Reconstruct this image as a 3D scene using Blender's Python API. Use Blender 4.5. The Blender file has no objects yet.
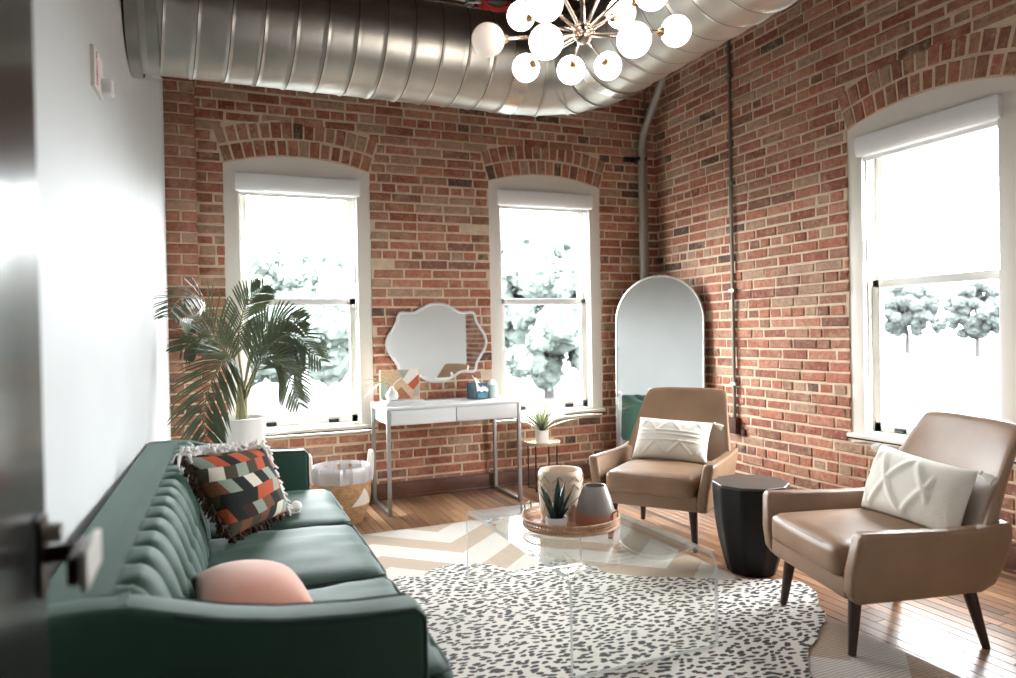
import bpy, bmesh, math, random
from mathutils import Vector, Matrix, noise as mnoise
random.seed(7)
S = bpy.context.scene
COL = S.collection
PI = math.pi
def R(d): return math.radians(d)
def lin(c):
    return tuple(((v/255)/12.92 if v/255 <= .04045 else ((v/255+.055)/1.055)**2.4) for v in c)

# ------------------------------------------------------------------ camera, sky, exposure
CAM_H = 1.22
F_PX = 718.5
def build_camera():
    p, yaw, r = -9.07386899e-03, 0.398745802, -0.0195751923
    fw = Vector((math.sin(yaw)*math.cos(p), math.cos(yaw)*math.cos(p), math.sin(p)))
    right = Vector((math.cos(yaw), -math.sin(yaw), 0))
    up = right.cross(fw)
    r2 = right*math.cos(r)+up*math.sin(r)
    u2 = -right*math.sin(r)+up*math.cos(r)
    M = Matrix(((r2.x, u2.x, -fw.x, 0), (r2.y, u2.y, -fw.y, 0), (r2.z, u2.z, -fw.z, CAM_H), (0, 0, 0, 1)))
    cd = bpy.data.cameras.new('camera'); co = bpy.data.objects.new('camera', cd); COL.objects.link(co)
    co.matrix_world = M
    cd.sensor_fit = 'HORIZONTAL'; cd.sensor_width = 36.0; cd.lens = 36.0*F_PX/1016
    cd.clip_start = .02; cd.clip_end = 400
    cd.dof.use_dof = True; cd.dof.focus_distance = 3.9; cd.dof.aperture_fstop = 2.0
    S.camera = co
    return r2, u2, fw
CR, CU, CF = build_camera()
def ray(px, py): return CR*(px-508)+CU*(339-py)+CF*F_PX
CO = Vector((0, 0, CAM_H))

w = bpy.data.worlds.new('overcast_sky'); S.world = w; w.use_nodes = True
bg = w.node_tree.nodes['Background']
bg.inputs[0].default_value = (.93, .97, 1.0, 1); bg.inputs[1].default_value = 19.0
S.view_settings.view_transform = 'Standard'; S.view_settings.look = 'None'
S.view_settings.gamma = 1.0; S.view_settings.use_curve_mapping = False
S.view_settings.exposure = 1.22

def portal(name, loc, rot, sx, sy):
    l = bpy.data.lights.new(name, 'AREA'); l.shape = 'RECTANGLE'; l.size = sx; l.size_y = sy
    l.cycles.is_portal = True
    o = bpy.data.objects.new(name, l); COL.objects.link(o); o.location = loc; o.rotation_euler = rot
XR, YB = 3.66, 5.29            # inner brick faces of the right and back walls
XL = -.217                     # plaster wall at the back corner
WIN_B = (.64, 2.59); WIN_R = (2.765,)
for x in WIN_B: portal('window_portal', (x, YB+.20, 1.45), (R(-90), 0, 0), 1.0, 1.95)
for y in WIN_R: portal('window_portal', (XR+.20, y, 1.45), (R(-90), 0, R(-90)), 1.0, 1.95)

# ------------------------------------------------------------------ materials
def nt(m): return m.node_tree.nodes, m.node_tree.links
def mat(name, col, rough=.6, metal=0, var=0, scale=8, bump=0, bscale=60, sheen=0, spec=.5, coat=0, emit=None, estr=0, aniso=None):
    m = bpy.data.materials.new(name); m.use_nodes = True
    n, l = nt(m); b = n['Principled BSDF']
    c = lin(col)
    b.inputs['Base Color'].default_value = (*c, 1); b.inputs['Roughness'].default_value = rough
    b.inputs['Metallic'].default_value = metal; b.inputs['Specular IOR Level'].default_value = spec
    b.inputs['Coat Weight'].default_value = coat
    if sheen:
        b.inputs['Sheen Weight'].default_value = sheen; b.inputs['Sheen Roughness'].default_value = .35
        b.inputs['Sheen Tint'].default_value = (*[min(1, x*3+.25) for x in c], 1)
    if emit:
        b.inputs['Emission Color'].default_value = (*lin(emit), 1); b.inputs['Emission Strength'].default_value = estr
    if var or bump:
        tc = n.new('ShaderNodeTexCoord')
    if var:
        no = n.new('ShaderNodeTexNoise'); no.inputs['Scale'].default_value = scale; no.inputs['Detail'].default_value = 5
        l.new(tc.outputs['Object'], no.inputs['Vector'])
        rp = n.new('ShaderNodeValToRGB')
        rp.color_ramp.elements[0].position = .3; rp.color_ramp.elements[1].position = .7
        rp.color_ramp.elements[0].color = (*[x*(1-var) for x in c], 1)
        rp.color_ramp.elements[1].color = (*[min(1, x*(1+var)) for x in c], 1)
        l.new(no.outputs['Fac'], rp.inputs['Fac']); l.new(rp.outputs['Color'], b.inputs['Base Color'])
    if bump:
        n2 = n.new('ShaderNodeTexNoise'); n2.inputs['Scale'].default_value = bscale; n2.inputs['Detail'].default_value = 4
        l.new(tc.outputs['Object'], n2.inputs['Vector'])
        bp = n.new('ShaderNodeBump'); bp.inputs['Strength'].default_value = bump; bp.inputs['Distance'].default_value = .01
        l.new(n2.outputs['Fac'], bp.inputs['Height']); l.new(bp.outputs['Normal'], b.inputs['Normal'])
    return m
def ramp_island(m, cols, rough=.85, noise=.25, nscale=30, bump=.5, bscale=90, extra=None):
    """colour picked per brick or board, with fine grain"""
    n, l = nt(m); b = n['Principled BSDF']; b.inputs['Roughness'].default_value = rough
    g = n.new('ShaderNodeNewGeometry'); rp = n.new('ShaderNodeValToRGB'); rp.color_ramp.interpolation = 'CONSTANT'
    el = rp.color_ramp.elements
    while len(el) < len(cols): el.new(.5)
    for i, (pos, c) in enumerate(cols): el[i].position = pos; el[i].color = (*lin(c), 1)
    l.new(g.outputs['Random Per Island'], rp.inputs['Fac'])
    tc = n.new('ShaderNodeTexCoord'); no = n.new('ShaderNodeTexNoise'); no.inputs['Scale'].default_value = nscale; no.inputs['Detail'].default_value = 6
    no.inputs['Roughness'].default_value = .7
    mp = n.new('ShaderNodeMapping'); l.new(tc.outputs['Object'], mp.inputs['Vector']); l.new(mp.outputs['Vector'], no.inputs['Vector'])
    if extra: mp.inputs['Scale'].default_value = extra
    mr = n.new('ShaderNodeMapRange'); mr.inputs['From Min'].default_value = .3; mr.inputs['From Max'].default_value = .7
    mr.inputs['To Min'].default_value = 1-noise; mr.inputs['To Max'].default_value = 1+noise
    l.new(no.outputs['Fac'], mr.inputs['Value'])
    mx = n.new('ShaderNodeMix'); mx.data_type = 'RGBA'; mx.blend_type = 'MULTIPLY'; mx.inputs['Factor'].default_value = 1
    l.new(rp.outputs['Color'], mx.inputs['A']); l.new(mr.outputs['Result'], mx.inputs['B'])
    l.new(mx.outputs['Result'], b.inputs['Base Color'])
    n2 = n.new('ShaderNodeTexNoise'); n2.inputs['Scale'].default_value = bscale; n2.inputs['Detail'].default_value = 5
    l.new(mp.outputs['Vector'], n2.inputs['Vector'])
    bp = n.new('ShaderNodeBump'); bp.inputs['Strength'].default_value = bump; bp.inputs['Distance'].default_value = .006
    l.new(n2.outputs['Fac'], bp.inputs['Height']); l.new(bp.outputs['Normal'], b.inputs['Normal'])
    return m
def brick_mat(name, cols):
    m = bpy.data.materials.new(name); m.use_nodes = True
    ramp_island(m, cols, rough=.9, noise=.36, nscale=30, bump=.9, bscale=60)
    n, l = nt(m); b = n['Principled BSDF']; src = b.inputs['Base Color'].links[0].from_socket
    tc = n.new('ShaderNodeTexCoord'); cs = src
    for sc, lo, hi, col, mxf in ((7, .50, .66, (190, 158, 132), .55), (38, .56, .66, (188, 158, 132), .6), (11, .60, .70, (92, 62, 48), .5)):
        no = n.new('ShaderNodeTexNoise'); no.inputs['Scale'].default_value = sc; no.inputs['Detail'].default_value = 7; no.inputs['Roughness'].default_value = .7
        mp = n.new('ShaderNodeMapping'); mp.inputs['Location'].default_value = (sc*3.1, sc, 0); l.new(tc.outputs['Object'], mp.inputs['Vector']); l.new(mp.outputs['Vector'], no.inputs['Vector'])
        mr = n.new('ShaderNodeMapRange'); mr.inputs['From Min'].default_value = lo; mr.inputs['From Max'].default_value = hi; mr.inputs['To Max'].default_value = mxf
        l.new(no.outputs['Fac'], mr.inputs['Value'])
        mx = n.new('ShaderNodeMix'); mx.data_type = 'RGBA'; l.new(mr.outputs['Result'], mx.inputs['Factor']); l.new(cs, mx.inputs['A'])
        mx.inputs['B'].default_value = (*lin(col), 1); cs = mx.outputs['Result']
    l.new(cs, b.inputs['Base Color'])
    return m
def clear_mat(name, tint, ior, rough=0, opac=0, opcol=(230, 235, 235), gain=1.0):
    """thin clear sheet: mirror-like at grazing angles, see-through straight on"""
    m = bpy.data.materials.new(name); m.use_nodes = True; n, l = nt(m); n.remove(n['Principled BSDF'])
    tr = n.new('ShaderNodeBsdfTransparent'); tr.inputs[0].default_value = (*tint, 1)
    gl = n.new('ShaderNodeBsdfGlossy'); gl.inputs['Roughness'].default_value = rough
    lw = n.new('ShaderNodeLayerWeight'); lw.inputs['Blend'].default_value = .5
    f0 = ((ior-1)/(ior+1))**2
    pw_ = n.new('ShaderNodeMath'); pw_.operation = 'POWER'; pw_.inputs[1].default_value = 3.4; l.new(lw.outputs['Facing'], pw_.inputs[0])
    fr = n.new('ShaderNodeMath'); fr.operation = 'MULTIPLY_ADD'; fr.inputs[1].default_value = (1-f0)*gain; fr.inputs[2].default_value = f0*gain; l.new(pw_.outputs[0], fr.inputs[0])
    mx = n.new('ShaderNodeMixShader'); l.new(fr.outputs[0], mx.inputs[0]); l.new(tr.outputs[0], mx.inputs[1]); l.new(gl.outputs[0], mx.inputs[2])
    out = mx
    if opac:
        df = n.new('ShaderNodeBsdfDiffuse'); df.inputs[0].default_value = (*lin(opcol), 1)
        m2 = n.new('ShaderNodeMixShader'); m2.inputs[0].default_value = opac
        l.new(mx.outputs[0], m2.inputs[1]); l.new(df.outputs[0], m2.inputs[2]); out = m2
    l.new(out.outputs[0], n['Material Output'].inputs[0])
    return m

BRICKS = [(0, (152, 94, 74)), (.16, (168, 106, 84)), (.32, (140, 83, 65)), (.45, (162, 114, 92)), (.57, (174, 118, 95)),
          (.68, (150, 106, 84)), (.78, (130, 88, 72)), (.86, (166, 134, 112)), (.965, (94, 70, 58))]
M = {}
M['brick'] = brick_mat('red_brick', BRICKS)
M['mortar'] = mat('lime_mortar', (210, 188, 162), .95, var=.12, scale=14, bump=.8, bscale=90)
M['plaster'] = mat('white_plaster', (194, 197, 197), .62, var=.02, scale=3, bump=.04, bscale=40)
M['wall_white'] = mat('matt_white_plaster', (222, 222, 220), .7)
m = bpy.data.materials.new('oak_floor_boards'); m.use_nodes = True
M['floor'] = ramp_island(m, [(0, (137, 103, 76)), (.15, (158, 119, 90)), (.3, (119, 88, 63)), (.45, (146, 110, 83)), (.6, (169, 133, 101)), (.72, (128, 94, 70)), (.85, (103, 74, 54)), (.93, (162, 124, 94))],
                         rough=.28, noise=.32, nscale=9, bump=.12, bscale=20, extra=(9, .8, 1))
M['floor_gap'] = mat('dark_floor_gap', (40, 28, 20), .8)
M['base_wood'] = mat('stained_baseboard_wood', (96, 62, 46), .45, var=.3, scale=9, bump=.1)
M['ceil'] = mat('dark_ceiling_wood', (74, 52, 40), .8, var=.3, scale=6)
M['frame'] = mat('cream_window_paint', (222, 217, 207), .5)
M['sash'] = mat('pale_sash_paint', (214, 213, 208), .45)
M['blind'] = mat('white_blind', (232, 233, 233), .6)
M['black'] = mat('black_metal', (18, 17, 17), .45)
M['pane'] = clear_mat('window_glass', (.985, .99, .99), 1.45, gain=.03)
M['acrylic'] = clear_mat('clear_acrylic', (.975, .985, .972), 1.49)
M['acrylic_edge'] = clear_mat('polished_acrylic_edge', (.92, .95, .95), 2.3, rough=.06, opac=.34, opcol=(238, 243, 243))
M['galv'] = mat('galvanized_steel', (188, 185, 178), .36, 1, var=.16, scale=4, bump=.05, bscale=9)
M['seam'] = mat('lock_seam_groove_shade', (96, 90, 82), .45, .9)  # groove shade painted into the seam colour
M['galv_dull'] = mat('dull_zinc_band', (170, 168, 162), .34, 1, var=.12, scale=12)
M['foil'] = mat('foil_tape', (205, 204, 198), .22, 1, bump=.12, bscale=30)
M['pipe'] = mat('grey_painted_pipe', (150, 146, 138), .4, .3)
M['conduit'] = mat('zinc_conduit', (140, 134, 124), .38, .7)
M['rust'] = mat('rusty_box', (78, 46, 34), .8, var=.3, scale=20)
M['velvet'] = mat('green_velvet', (34, 64, 52), .6, var=.10, scale=6, bump=.08, bscale=120, sheen=.36, spec=.3)
M['velvet_cord'] = mat('green_velvet_piping', (34, 54, 48), .7, sheen=.2)
M['dark_wood'] = mat('dark_walnut', (48, 30, 22), .4, var=.2, scale=20)
M['leather'] = mat('tan_leather', (138, 109, 85), .4, var=.14, scale=6, bump=.10, bscale=160, spec=.5)
M['leather_dk'] = mat('tan_leather_seam', (112, 84, 62), .5)
M['ivory'] = mat('ivory_cotton', (222, 216, 205), .9, bump=.35, bscale=220)
M['pink'] = mat('blush_velvet', (214, 152, 132), .7, var=.06, scale=6, sheen=.5, bump=.06, bscale=140)
PATCH = [mat('patch_charcoal', (34, 36, 35), .95, bump=.4, bscale=200), mat('patch_olive', (72, 64, 46), .95, bump=.4, bscale=200),
         mat('patch_rust', (182, 84, 54), .95, bump=.4, bscale=200), mat('patch_brown', (122, 74, 52), .95, bump=.4, bscale=200),
         mat('patch_cream', (222, 214, 198), .95, bump=.4, bscale=200), mat('patch_sage', (150, 158, 142), .95, bump=.4, bscale=200),
         mat('patch_dark_brown', (66, 42, 32), .95, bump=.4, bscale=200)]
M['fringe'] = mat('white_fringe', (236, 232, 228), .95)
M['white_lac'] = mat('white_lacquer', (212, 213, 213), .3)
M['white_matte'] = mat('white_matte_ceramic', (228, 226, 222), .55)
M['steel'] = mat('brushed_grey_steel', (158, 158, 154), .35, .75)
M['mirror'] = mat('mirror_silver', (238, 241, 240), .015, 1)
M['silver_frame'] = mat('pale_champagne_frame', (206, 204, 198), .3, .5)
M['leaf'] = mat('palm_leaf', (84, 94, 66), .38, var=.3, scale=4)
M['leaf_lt'] = mat('pale_leaf', (178, 190, 156), .5, var=.2, scale=30)
M['leaf_dk'] = mat('dark_snake_leaf', (38, 58, 50), .4, var=.3, scale=40)
M['stem'] = mat('palm_stem', (116, 112, 74), .6, var=.2, scale=20)
M['soil'] = mat('potting_soil', (44, 32, 26), .95, bump=.6, bscale=80)
M['brass'] = mat('warm_brass', (196, 160, 126), .25, 1)
M['nickel'] = mat('polished_nickel', (214, 196, 182), .16, 1)
M['globe'] = mat('lit_opal_globe', (250, 244, 238), .3, emit=(255, 243, 232), estr=5.5)
M['globe_faint'] = mat('faint_glow_opal_globe', (226, 214, 204), .3, emit=(255, 236, 220), estr=.2)  # unlit globe with a faint glow put into its material
M['black_wood'] = mat('black_stained_wood', (11, 11, 11), .5, var=.25, spec=.3, scale=14, bump=.15, bscale=40)
M['drum_top'] = mat('lighter_black_top', (62, 56, 52), .4, var=.25, scale=10)  # top in a lighter tone than the drum body
M['teal'] = mat('teal_tissue_carton', (30, 66, 80), .5, var=.3, scale=25)
M['teal_lt'] = mat('light_teal_band', (60, 122, 138), .5, var=.3, scale=40)
M['tissue'] = mat('white_tissue', (238, 240, 242), .9)
M['pale_blue'] = mat('pale_sage_glaze', (186, 200, 194), .4)
M['seagrass'] = mat('woven_seagrass', (176, 136, 96), .85, var=.22, scale=30, bump=.6, bscale=60)
M['liner'] = clear_mat('clear_plastic_liner', (.9, .92, .94), 1.45, rough=.15, opac=.5, opcol=(225, 228, 232))
M['rattan'] = mat('rattan', (190, 150, 118), .6, var=.25, scale=30)
M['terracotta'] = mat('terracotta_glaze', (168, 106, 82), .55)
M['cream_cer'] = mat('cream_ceramic', (226, 206, 186), .55, var=.05, scale=10)
M['tan_line'] = mat('tan_line_glaze', (188, 138, 100), .6)
M['door'] = mat('dark_bronze_door', (40, 39, 36), .22, .3, var=.1, scale=2)
M['handle'] = mat('satin_lever_metal', (214, 212, 208), .4, .5)
M['handle_dk'] = mat('dark_bronze_lever', (58, 42, 34), .3, .8)
M['alarm'] = mat('white_plastic', (224, 218, 212), .5)
M['red'] = mat('red_lettering', (190, 40, 32), .5)
M['red_cable'] = mat('red_rubber', (170, 30, 26), .5)
M['lens'] = clear_mat('strobe_lens', (.95, .95, .95), 1.5, opac=.35, opcol=(250, 250, 250))
M['art_a'] = mat('art_grey_green', (164, 170, 156), .6); M['art_b'] = mat('art_pale_wood', (206, 170, 140), .6, var=.15, scale=60)
M['art_c'] = mat('art_rust', (178, 84, 50), .6); M['art_d'] = mat('art_white', (226, 218, 208), .6); M['art_e'] = mat('art_brown_wood', (170, 112, 78), .6, var=.3, scale=70)
M['tray_wood'] = mat('pale_tray_wood', (196, 170, 140), .5, var=.1, scale=20)
M['grass'] = mat('summer_lawn', (36, 38, 35), .95, var=.15, scale=.2)
M['road'] = mat('pale_asphalt', (33, 33, 33), .9)
M['tree'] = mat('tree_foliage', (72, 80, 75), .9, var=.2, scale=1.5)
M['tree_dark'] = mat('exposure_darkened_foliage', (43, 48, 46), .9, var=.25, scale=1.5)  # exposure put into the colour: far crowns darkened so they don't clip
M['trunk'] = mat('tree_bark', (34, 31, 28), .9)

def vase_gradient():
    m = bpy.data.materials.new('dipped_grey_and_terracotta_glaze'); m.use_nodes = True; n, l = nt(m); b = n['Principled BSDF']
    tc = n.new('ShaderNodeTexCoord'); sx = n.new('ShaderNodeSeparateXYZ'); l.new(tc.outputs['Object'], sx.inputs[0])
    no = n.new('ShaderNodeTexNoise'); no.inputs['Scale'].default_value = 14; l.new(tc.outputs['Object'], no.inputs['Vector'])
    ad = n.new('ShaderNodeMath'); ad.operation = 'MULTIPLY_ADD'; ad.inputs[1].default_value = .018; l.new(no.outputs['Fac'], ad.inputs[0]); l.new(sx.outputs['Z'], ad.inputs[2])
    mr = n.new('ShaderNodeMapRange'); mr.inputs['From Max'].default_value = .19; l.new(ad.outputs[0], mr.inputs['Value'])
    rp = n.new('ShaderNodeValToRGB'); e = rp.color_ramp.elements
    e[0].position = .38; e[0].color = (*lin((172, 112, 90)), 1); e[1].position = .43; e[1].color = (*lin((138, 130, 123)), 1)
    x = e.new(1.0); x.color = (*lin((166, 160, 152)), 1)
    l.new(mr.outputs[0], rp.inputs[0]); l.new(rp.outputs[0], b.inputs['Base Color']); b.inputs['Roughness'].default_value = .35
    return m
M['dip'] = vase_gradient()

def hide_mat():
    m = bpy.data.materials.new('spotted_cowhide'); m.use_nodes = True; n, l = nt(m); b = n['Principled BSDF']; b.inputs['Roughness'].default_value = .85
    tc = n.new('ShaderNodeTexCoord')
    no = n.new('ShaderNodeTexNoise'); no.inputs['Scale'].default_value = 9; no.inputs['Detail'].default_value = 2; l.new(tc.outputs['Object'], no.inputs['Vector'])
    mx = n.new('ShaderNodeMix'); mx.data_type = 'RGBA'; mx.blend_type = 'LINEAR_LIGHT'; mx.inputs['Factor'].default_value = .03
    l.new(tc.outputs['Object'], mx.inputs['A']); l.new(no.outputs['Color'], mx.inputs['B'])
    mp = n.new('ShaderNodeMapping'); mp.inputs['Rotation'].default_value = (0, 0, R(24)); mp.inputs['Scale'].default_value = (24, 42, 1)
    l.new(mx.outputs['Result'], mp.inputs['Vector'])
    vo = n.new('ShaderNodeTexVoronoi'); vo.voronoi_dimensions = '2D'; vo.inputs['Scale'].default_value = 1; vo.inputs['Randomness'].default_value = .85
    l.new(mp.outputs['Vector'], vo.inputs['Vector'])
    n3 = n.new('ShaderNodeTexNoise'); n3.inputs['Scale'].default_value = 60; l.new(tc.outputs['Object'], n3.inputs['Vector'])
    ad = n.new('ShaderNodeMath'); ad.operation = 'MULTIPLY_ADD'; ad.inputs[1].default_value = .28; l.new(n3.outputs['Fac'], ad.inputs[0]); l.new(vo.outputs['Distance'], ad.inputs[2])
    rp = n.new('ShaderNodeValToRGB'); e = rp.color_ramp.elements
    e[0].position = .46; e[0].color = (*lin((44, 41, 42)), 1); e[1].position = .54; e[1].color = (*lin((198, 190, 181)), 1)
    l.new(ad.outputs[0], rp.inputs[0])
    l.new(rp.outputs[0], b.inputs['Base Color'])
    return m
M['hide'] = hide_mat()
def jute_mat():
    m = bpy.data.materials.new('chevron_jute_weave'); m.use_nodes = True; n, l = nt(m); b = n['Principled BSDF']; b.inputs['Roughness'].default_value = .95
    tc = n.new('ShaderNodeTexCoord'); sx = n.new('ShaderNodeSeparateXYZ'); l.new(tc.outputs['Object'], sx.inputs[0])
    def ma(op, a, bb=None, c=None):
        q = n.new('ShaderNodeMath'); q.operation = op
        for i, v in enumerate((a, bb, c)):
            if v is None: continue
            if isinstance(v, (int, float)): q.inputs[i].default_value = v
            else: l.new(v, q.inputs[i])
        return q.outputs[0]
    zig = ma('PINGPONG', ma('ADD', sx.outputs['X'], 5.02), .42)
    v = ma('ADD', ma('ADD', sx.outputs['Y'], .25), ma('MULTIPLY', zig, .95))
    st = ma('FRACT', ma('MULTIPLY', v, 1/.46))
    no = n.new('ShaderNodeTexNoise'); no.inputs['Scale'].default_value = 50; l.new(tc.outputs['Object'], no.inputs['Vector'])
    st2 = ma('ADD', st, ma('MULTIPLY', ma('SUBTRACT', no.outputs['Fac'], .5), .06))
    rp = n.new('ShaderNodeValToRGB'); e = rp.color_ramp.elements
    e[0].position = 0; e[0].color = (*lin((200, 193, 184)), 1); e[1].position = .55; e[1].color = (*lin((174, 154, 134)), 1)
    rp.color_ramp.interpolation = 'CONSTANT'
    l.new(st2, rp.inputs[0])
    # braid rows of the weave
    wv = n.new('ShaderNodeTexWave'); wv.inputs['Scale'].default_value = 22; wv.inputs['Distortion'].default_value = 2.5; wv.bands_direction = 'Y'
    l.new(tc.outputs['Object'], wv.inputs['Vector'])
    mx = n.new('ShaderNodeMix'); mx.data_type = 'RGBA'; mx.blend_type = 'MULTIPLY'; mx.inputs['Factor'].default_value = .28
    l.new(rp.outputs[0], mx.inputs['A']); l.new(wv.outputs['Color'], mx.inputs['B'])
    l.new(mx.outputs['Result'], b.inputs['Base Color'])
    bp = n.new('ShaderNodeBump'); bp.inputs['Strength'].default_value = .5; bp.inputs['Distance'].default_value = .006
    l.new(wv.outputs['Fac'], bp.inputs['Height']); l.new(bp.outputs['Normal'], b.inputs['Normal'])
    return m
M['jute'] = jute_mat()

# ------------------------------------------------------------------ mesh helpers
def obj(name, bm, mats, parent=None, loc=(0, 0, 0), rot=None, smooth=35, recalc=True, sub=0):
    me = bpy.data.meshes.new(name)
    if recalc: bmesh.ops.recalc_face_normals(bm, faces=bm.faces)
    bm.to_mesh(me); bm.free()
    if not isinstance(mats, (list, tuple)): mats = [mats]
    for q in mats: me.materials.append(q)
    if smooth:
        for p in me.polygons: p.use_smooth = True
        me.set_sharp_from_angle(angle=R(smooth))
    o = bpy.data.objects.new(name, me); COL.objects.link(o)
    if parent: o.parent = parent
    o.location = loc
    if rot: o.rotation_euler = rot
    if sub:
        s = o.modifiers.new('subdivision', 'SUBSURF'); s.levels = sub; s.render_levels = sub
    return o
def thing(name, label, cat, loc=(0, 0, 0), rotz=0, group=None):
    o = bpy.data.objects.new(name, None); COL.objects.link(o); o.empty_display_size = .1
    o.location = loc; o.rotation_euler = (0, 0, rotz)
    return tag(o, label, cat, group)
def tag(o, label, cat, group=None):
    o['label'] = label; o['category'] = cat
    if group: o['group'] = group
    return o
def struct(o): o['kind'] = 'structure'; return o
def BM(): return bmesh.new()
def box(bm, c, s, mi=0, bev=0, seg=2, mx=None):
    t = bmesh.new(); bmesh.ops.create_cube(t, size=1)
    for v in t.verts: v.co = Vector((v.co.x*s[0], v.co.y*s[1], v.co.z*s[2]))
    if bev: bmesh.ops.bevel(t, geom=list(t.edges), offset=bev, segments=seg, affect='EDGES', profile=.6)
    for v in t.verts:
        v.co += Vector(c)
        if mx: v.co = mx @ v.co
    return merge(bm, t, mi)
def merge(bm, t, mi=0):
    mp = {v: bm.verts.new(v.co) for v in t.verts}
    for f in t.faces:
        try:
            q = bm.faces.new([mp[v] for v in f.verts]); q.material_index = f.material_index if mi is None else mi
        except ValueError: pass
    t.free(); return bm
def bx(bm, x0, x1, y0, y1, z0, z1, mi=0, bev=0, seg=2):
    return box(bm, ((x0+x1)/2, (y0+y1)/2, (z0+z1)/2), (abs(x1-x0), abs(y1-y0), abs(z1-z0)), mi, bev, seg)
def lathe(bm, prof, c=(0, 0, 0), n=40, mi=0, cap0=True, cap1=True, mod=None):
    rings = []
    for r, z in prof:
        ring = []
        for k in range(n):
            a = 2*PI*k/n; rr = r*(mod(a, z) if mod else 1)
            ring.append(bm.verts.new((c[0]+rr*math.cos(a), c[1]+rr*math.sin(a), c[2]+z)))
        rings.append(ring)
    for a, b in zip(rings, rings[1:]):
        for k in range(n):
            f = bm.faces.new((a[k], a[(k+1) % n], b[(k+1) % n], b[k])); f.material_index = mi
    if cap0: bm.faces.new(rings[0][::-1]).material_index = mi
    if cap1: bm.faces.new(rings[-1]).material_index = mi
    return bm
def frames(pts, up=None):
    T = []
    for i in range(len(pts)):
        a = pts[max(0, i-1)]; b = pts[min(len(pts)-1, i+1)]; T.append((b-a).normalized())
    n0 = up or (Vector((0, 0, 1)) if abs(T[0].z) < .9 else Vector((1, 0, 0)))
    N = (n0-T[0]*n0.dot(T[0])).normalized(); out = []
    for t in T:
        N = (N-t*N.dot(t)).normalized(); out.append((t, N, t.cross(N)))
    return out
def tube(bm, pts, r, n=10, mi=0, caps=True, closed=False):
    pts = [Vector(p) for p in pts]; rr = r if isinstance(r, (list, tuple)) else [r]*len(pts)
    rings = []
    for p, (t, N, B), q in zip(pts, frames(pts), rr):
        rings.append([bm.verts.new(p+(N*math.cos(2*PI*k/n)+B*math.sin(2*PI*k/n))*q) for k in range(n)])
    pr = list(zip(rings, rings[1:]))
    if closed: pr.append((rings[-1], rings[0]))
    for a, b in pr:
        for k in range(n):
            bm.faces.new((a[k], a[(k+1) % n], b[(k+1) % n], b[k])).material_index = mi
    if caps and not closed:
        bm.faces.new(rings[0][::-1]).material_index = mi; bm.faces.new(rings[-1]).material_index = mi
    return bm
def bar(bm, a, b, w, d, mi=0, bev=0):
    """square bar from a to b"""
    a, b = Vector(a), Vector(b); L = (b-a).length
    q = (b-a).to_track_quat('Z', 'X' if abs((b-a).normalized().z) > .9 else 'Z')
    mx = Matrix.Translation((a+b)/2) @ q.to_matrix().to_4x4()
    return box(bm, (0, 0, 0), (w, d, L), mi, bev, 2, mx)
def cyl(bm, a, b, r0, r1=None, n=16, mi=0):
    return tube(bm, [a, b], [r0, r0 if r1 is None else r1], n, mi)
def sphere(bm, c, r, mi=0, u=20, v=12, sc=(1, 1, 1)):
    t = bmesh.new(); bmesh.ops.create_uvsphere(t, u_segments=u, v_segments=v, radius=r)
    for q in t.verts: q.co = Vector((q.co.x*sc[0], q.co.y*sc[1], q.co.z*sc[2]))+Vector(c)
    return merge(bm, t, mi)
def prism(bm, poly, z0, z1, mi=0, axis='z', bev=0):
    t = bmesh.new()
    def P(a, b, c): return {'z': (a, b, c), 'y': (a, c, b), 'x': (c, a, b)}[axis]
    lo = [t.verts.new(P(a, b, z0)) for a, b in poly]; hi = [t.verts.new(P(a, b, z1)) for a, b in poly]; n = len(poly)
    t.faces.new(lo[::-1]); t.faces.new(hi)
    for i in range(n): t.faces.new((lo[i], lo[(i+1) % n], hi[(i+1) % n], hi[i]))
    if bev:
        bmesh.ops.recalc_face_normals(t, faces=t.faces)
        es = [e for e in t.edges if len(e.link_faces) == 2 and e.calc_face_angle(0) > .6]
        bmesh.ops.bevel(t, geom=es, offset=bev, segments=2, affect='EDGES', profile=.6)
    return merge(bm, t, mi)
def bez(p, n):
    """sampled Catmull-Rom through p"""
    p = [Vector(q) for q in p]; out = []
    ext = [p[0]*2-p[1]]+p+[p[-1]*2-p[-2]]
    for i in range(1, len(ext)-2):
        for k in range(n):
            t = k/n; a, b, c, d = ext[i-1:i+3]
            out.append(.5*((2*b)+(c-a)*t+(2*a-5*b+4*c-d)*t*t+(3*b-a-3*c+d)*t**3))
    out.append(p[-1]); return out

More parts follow.
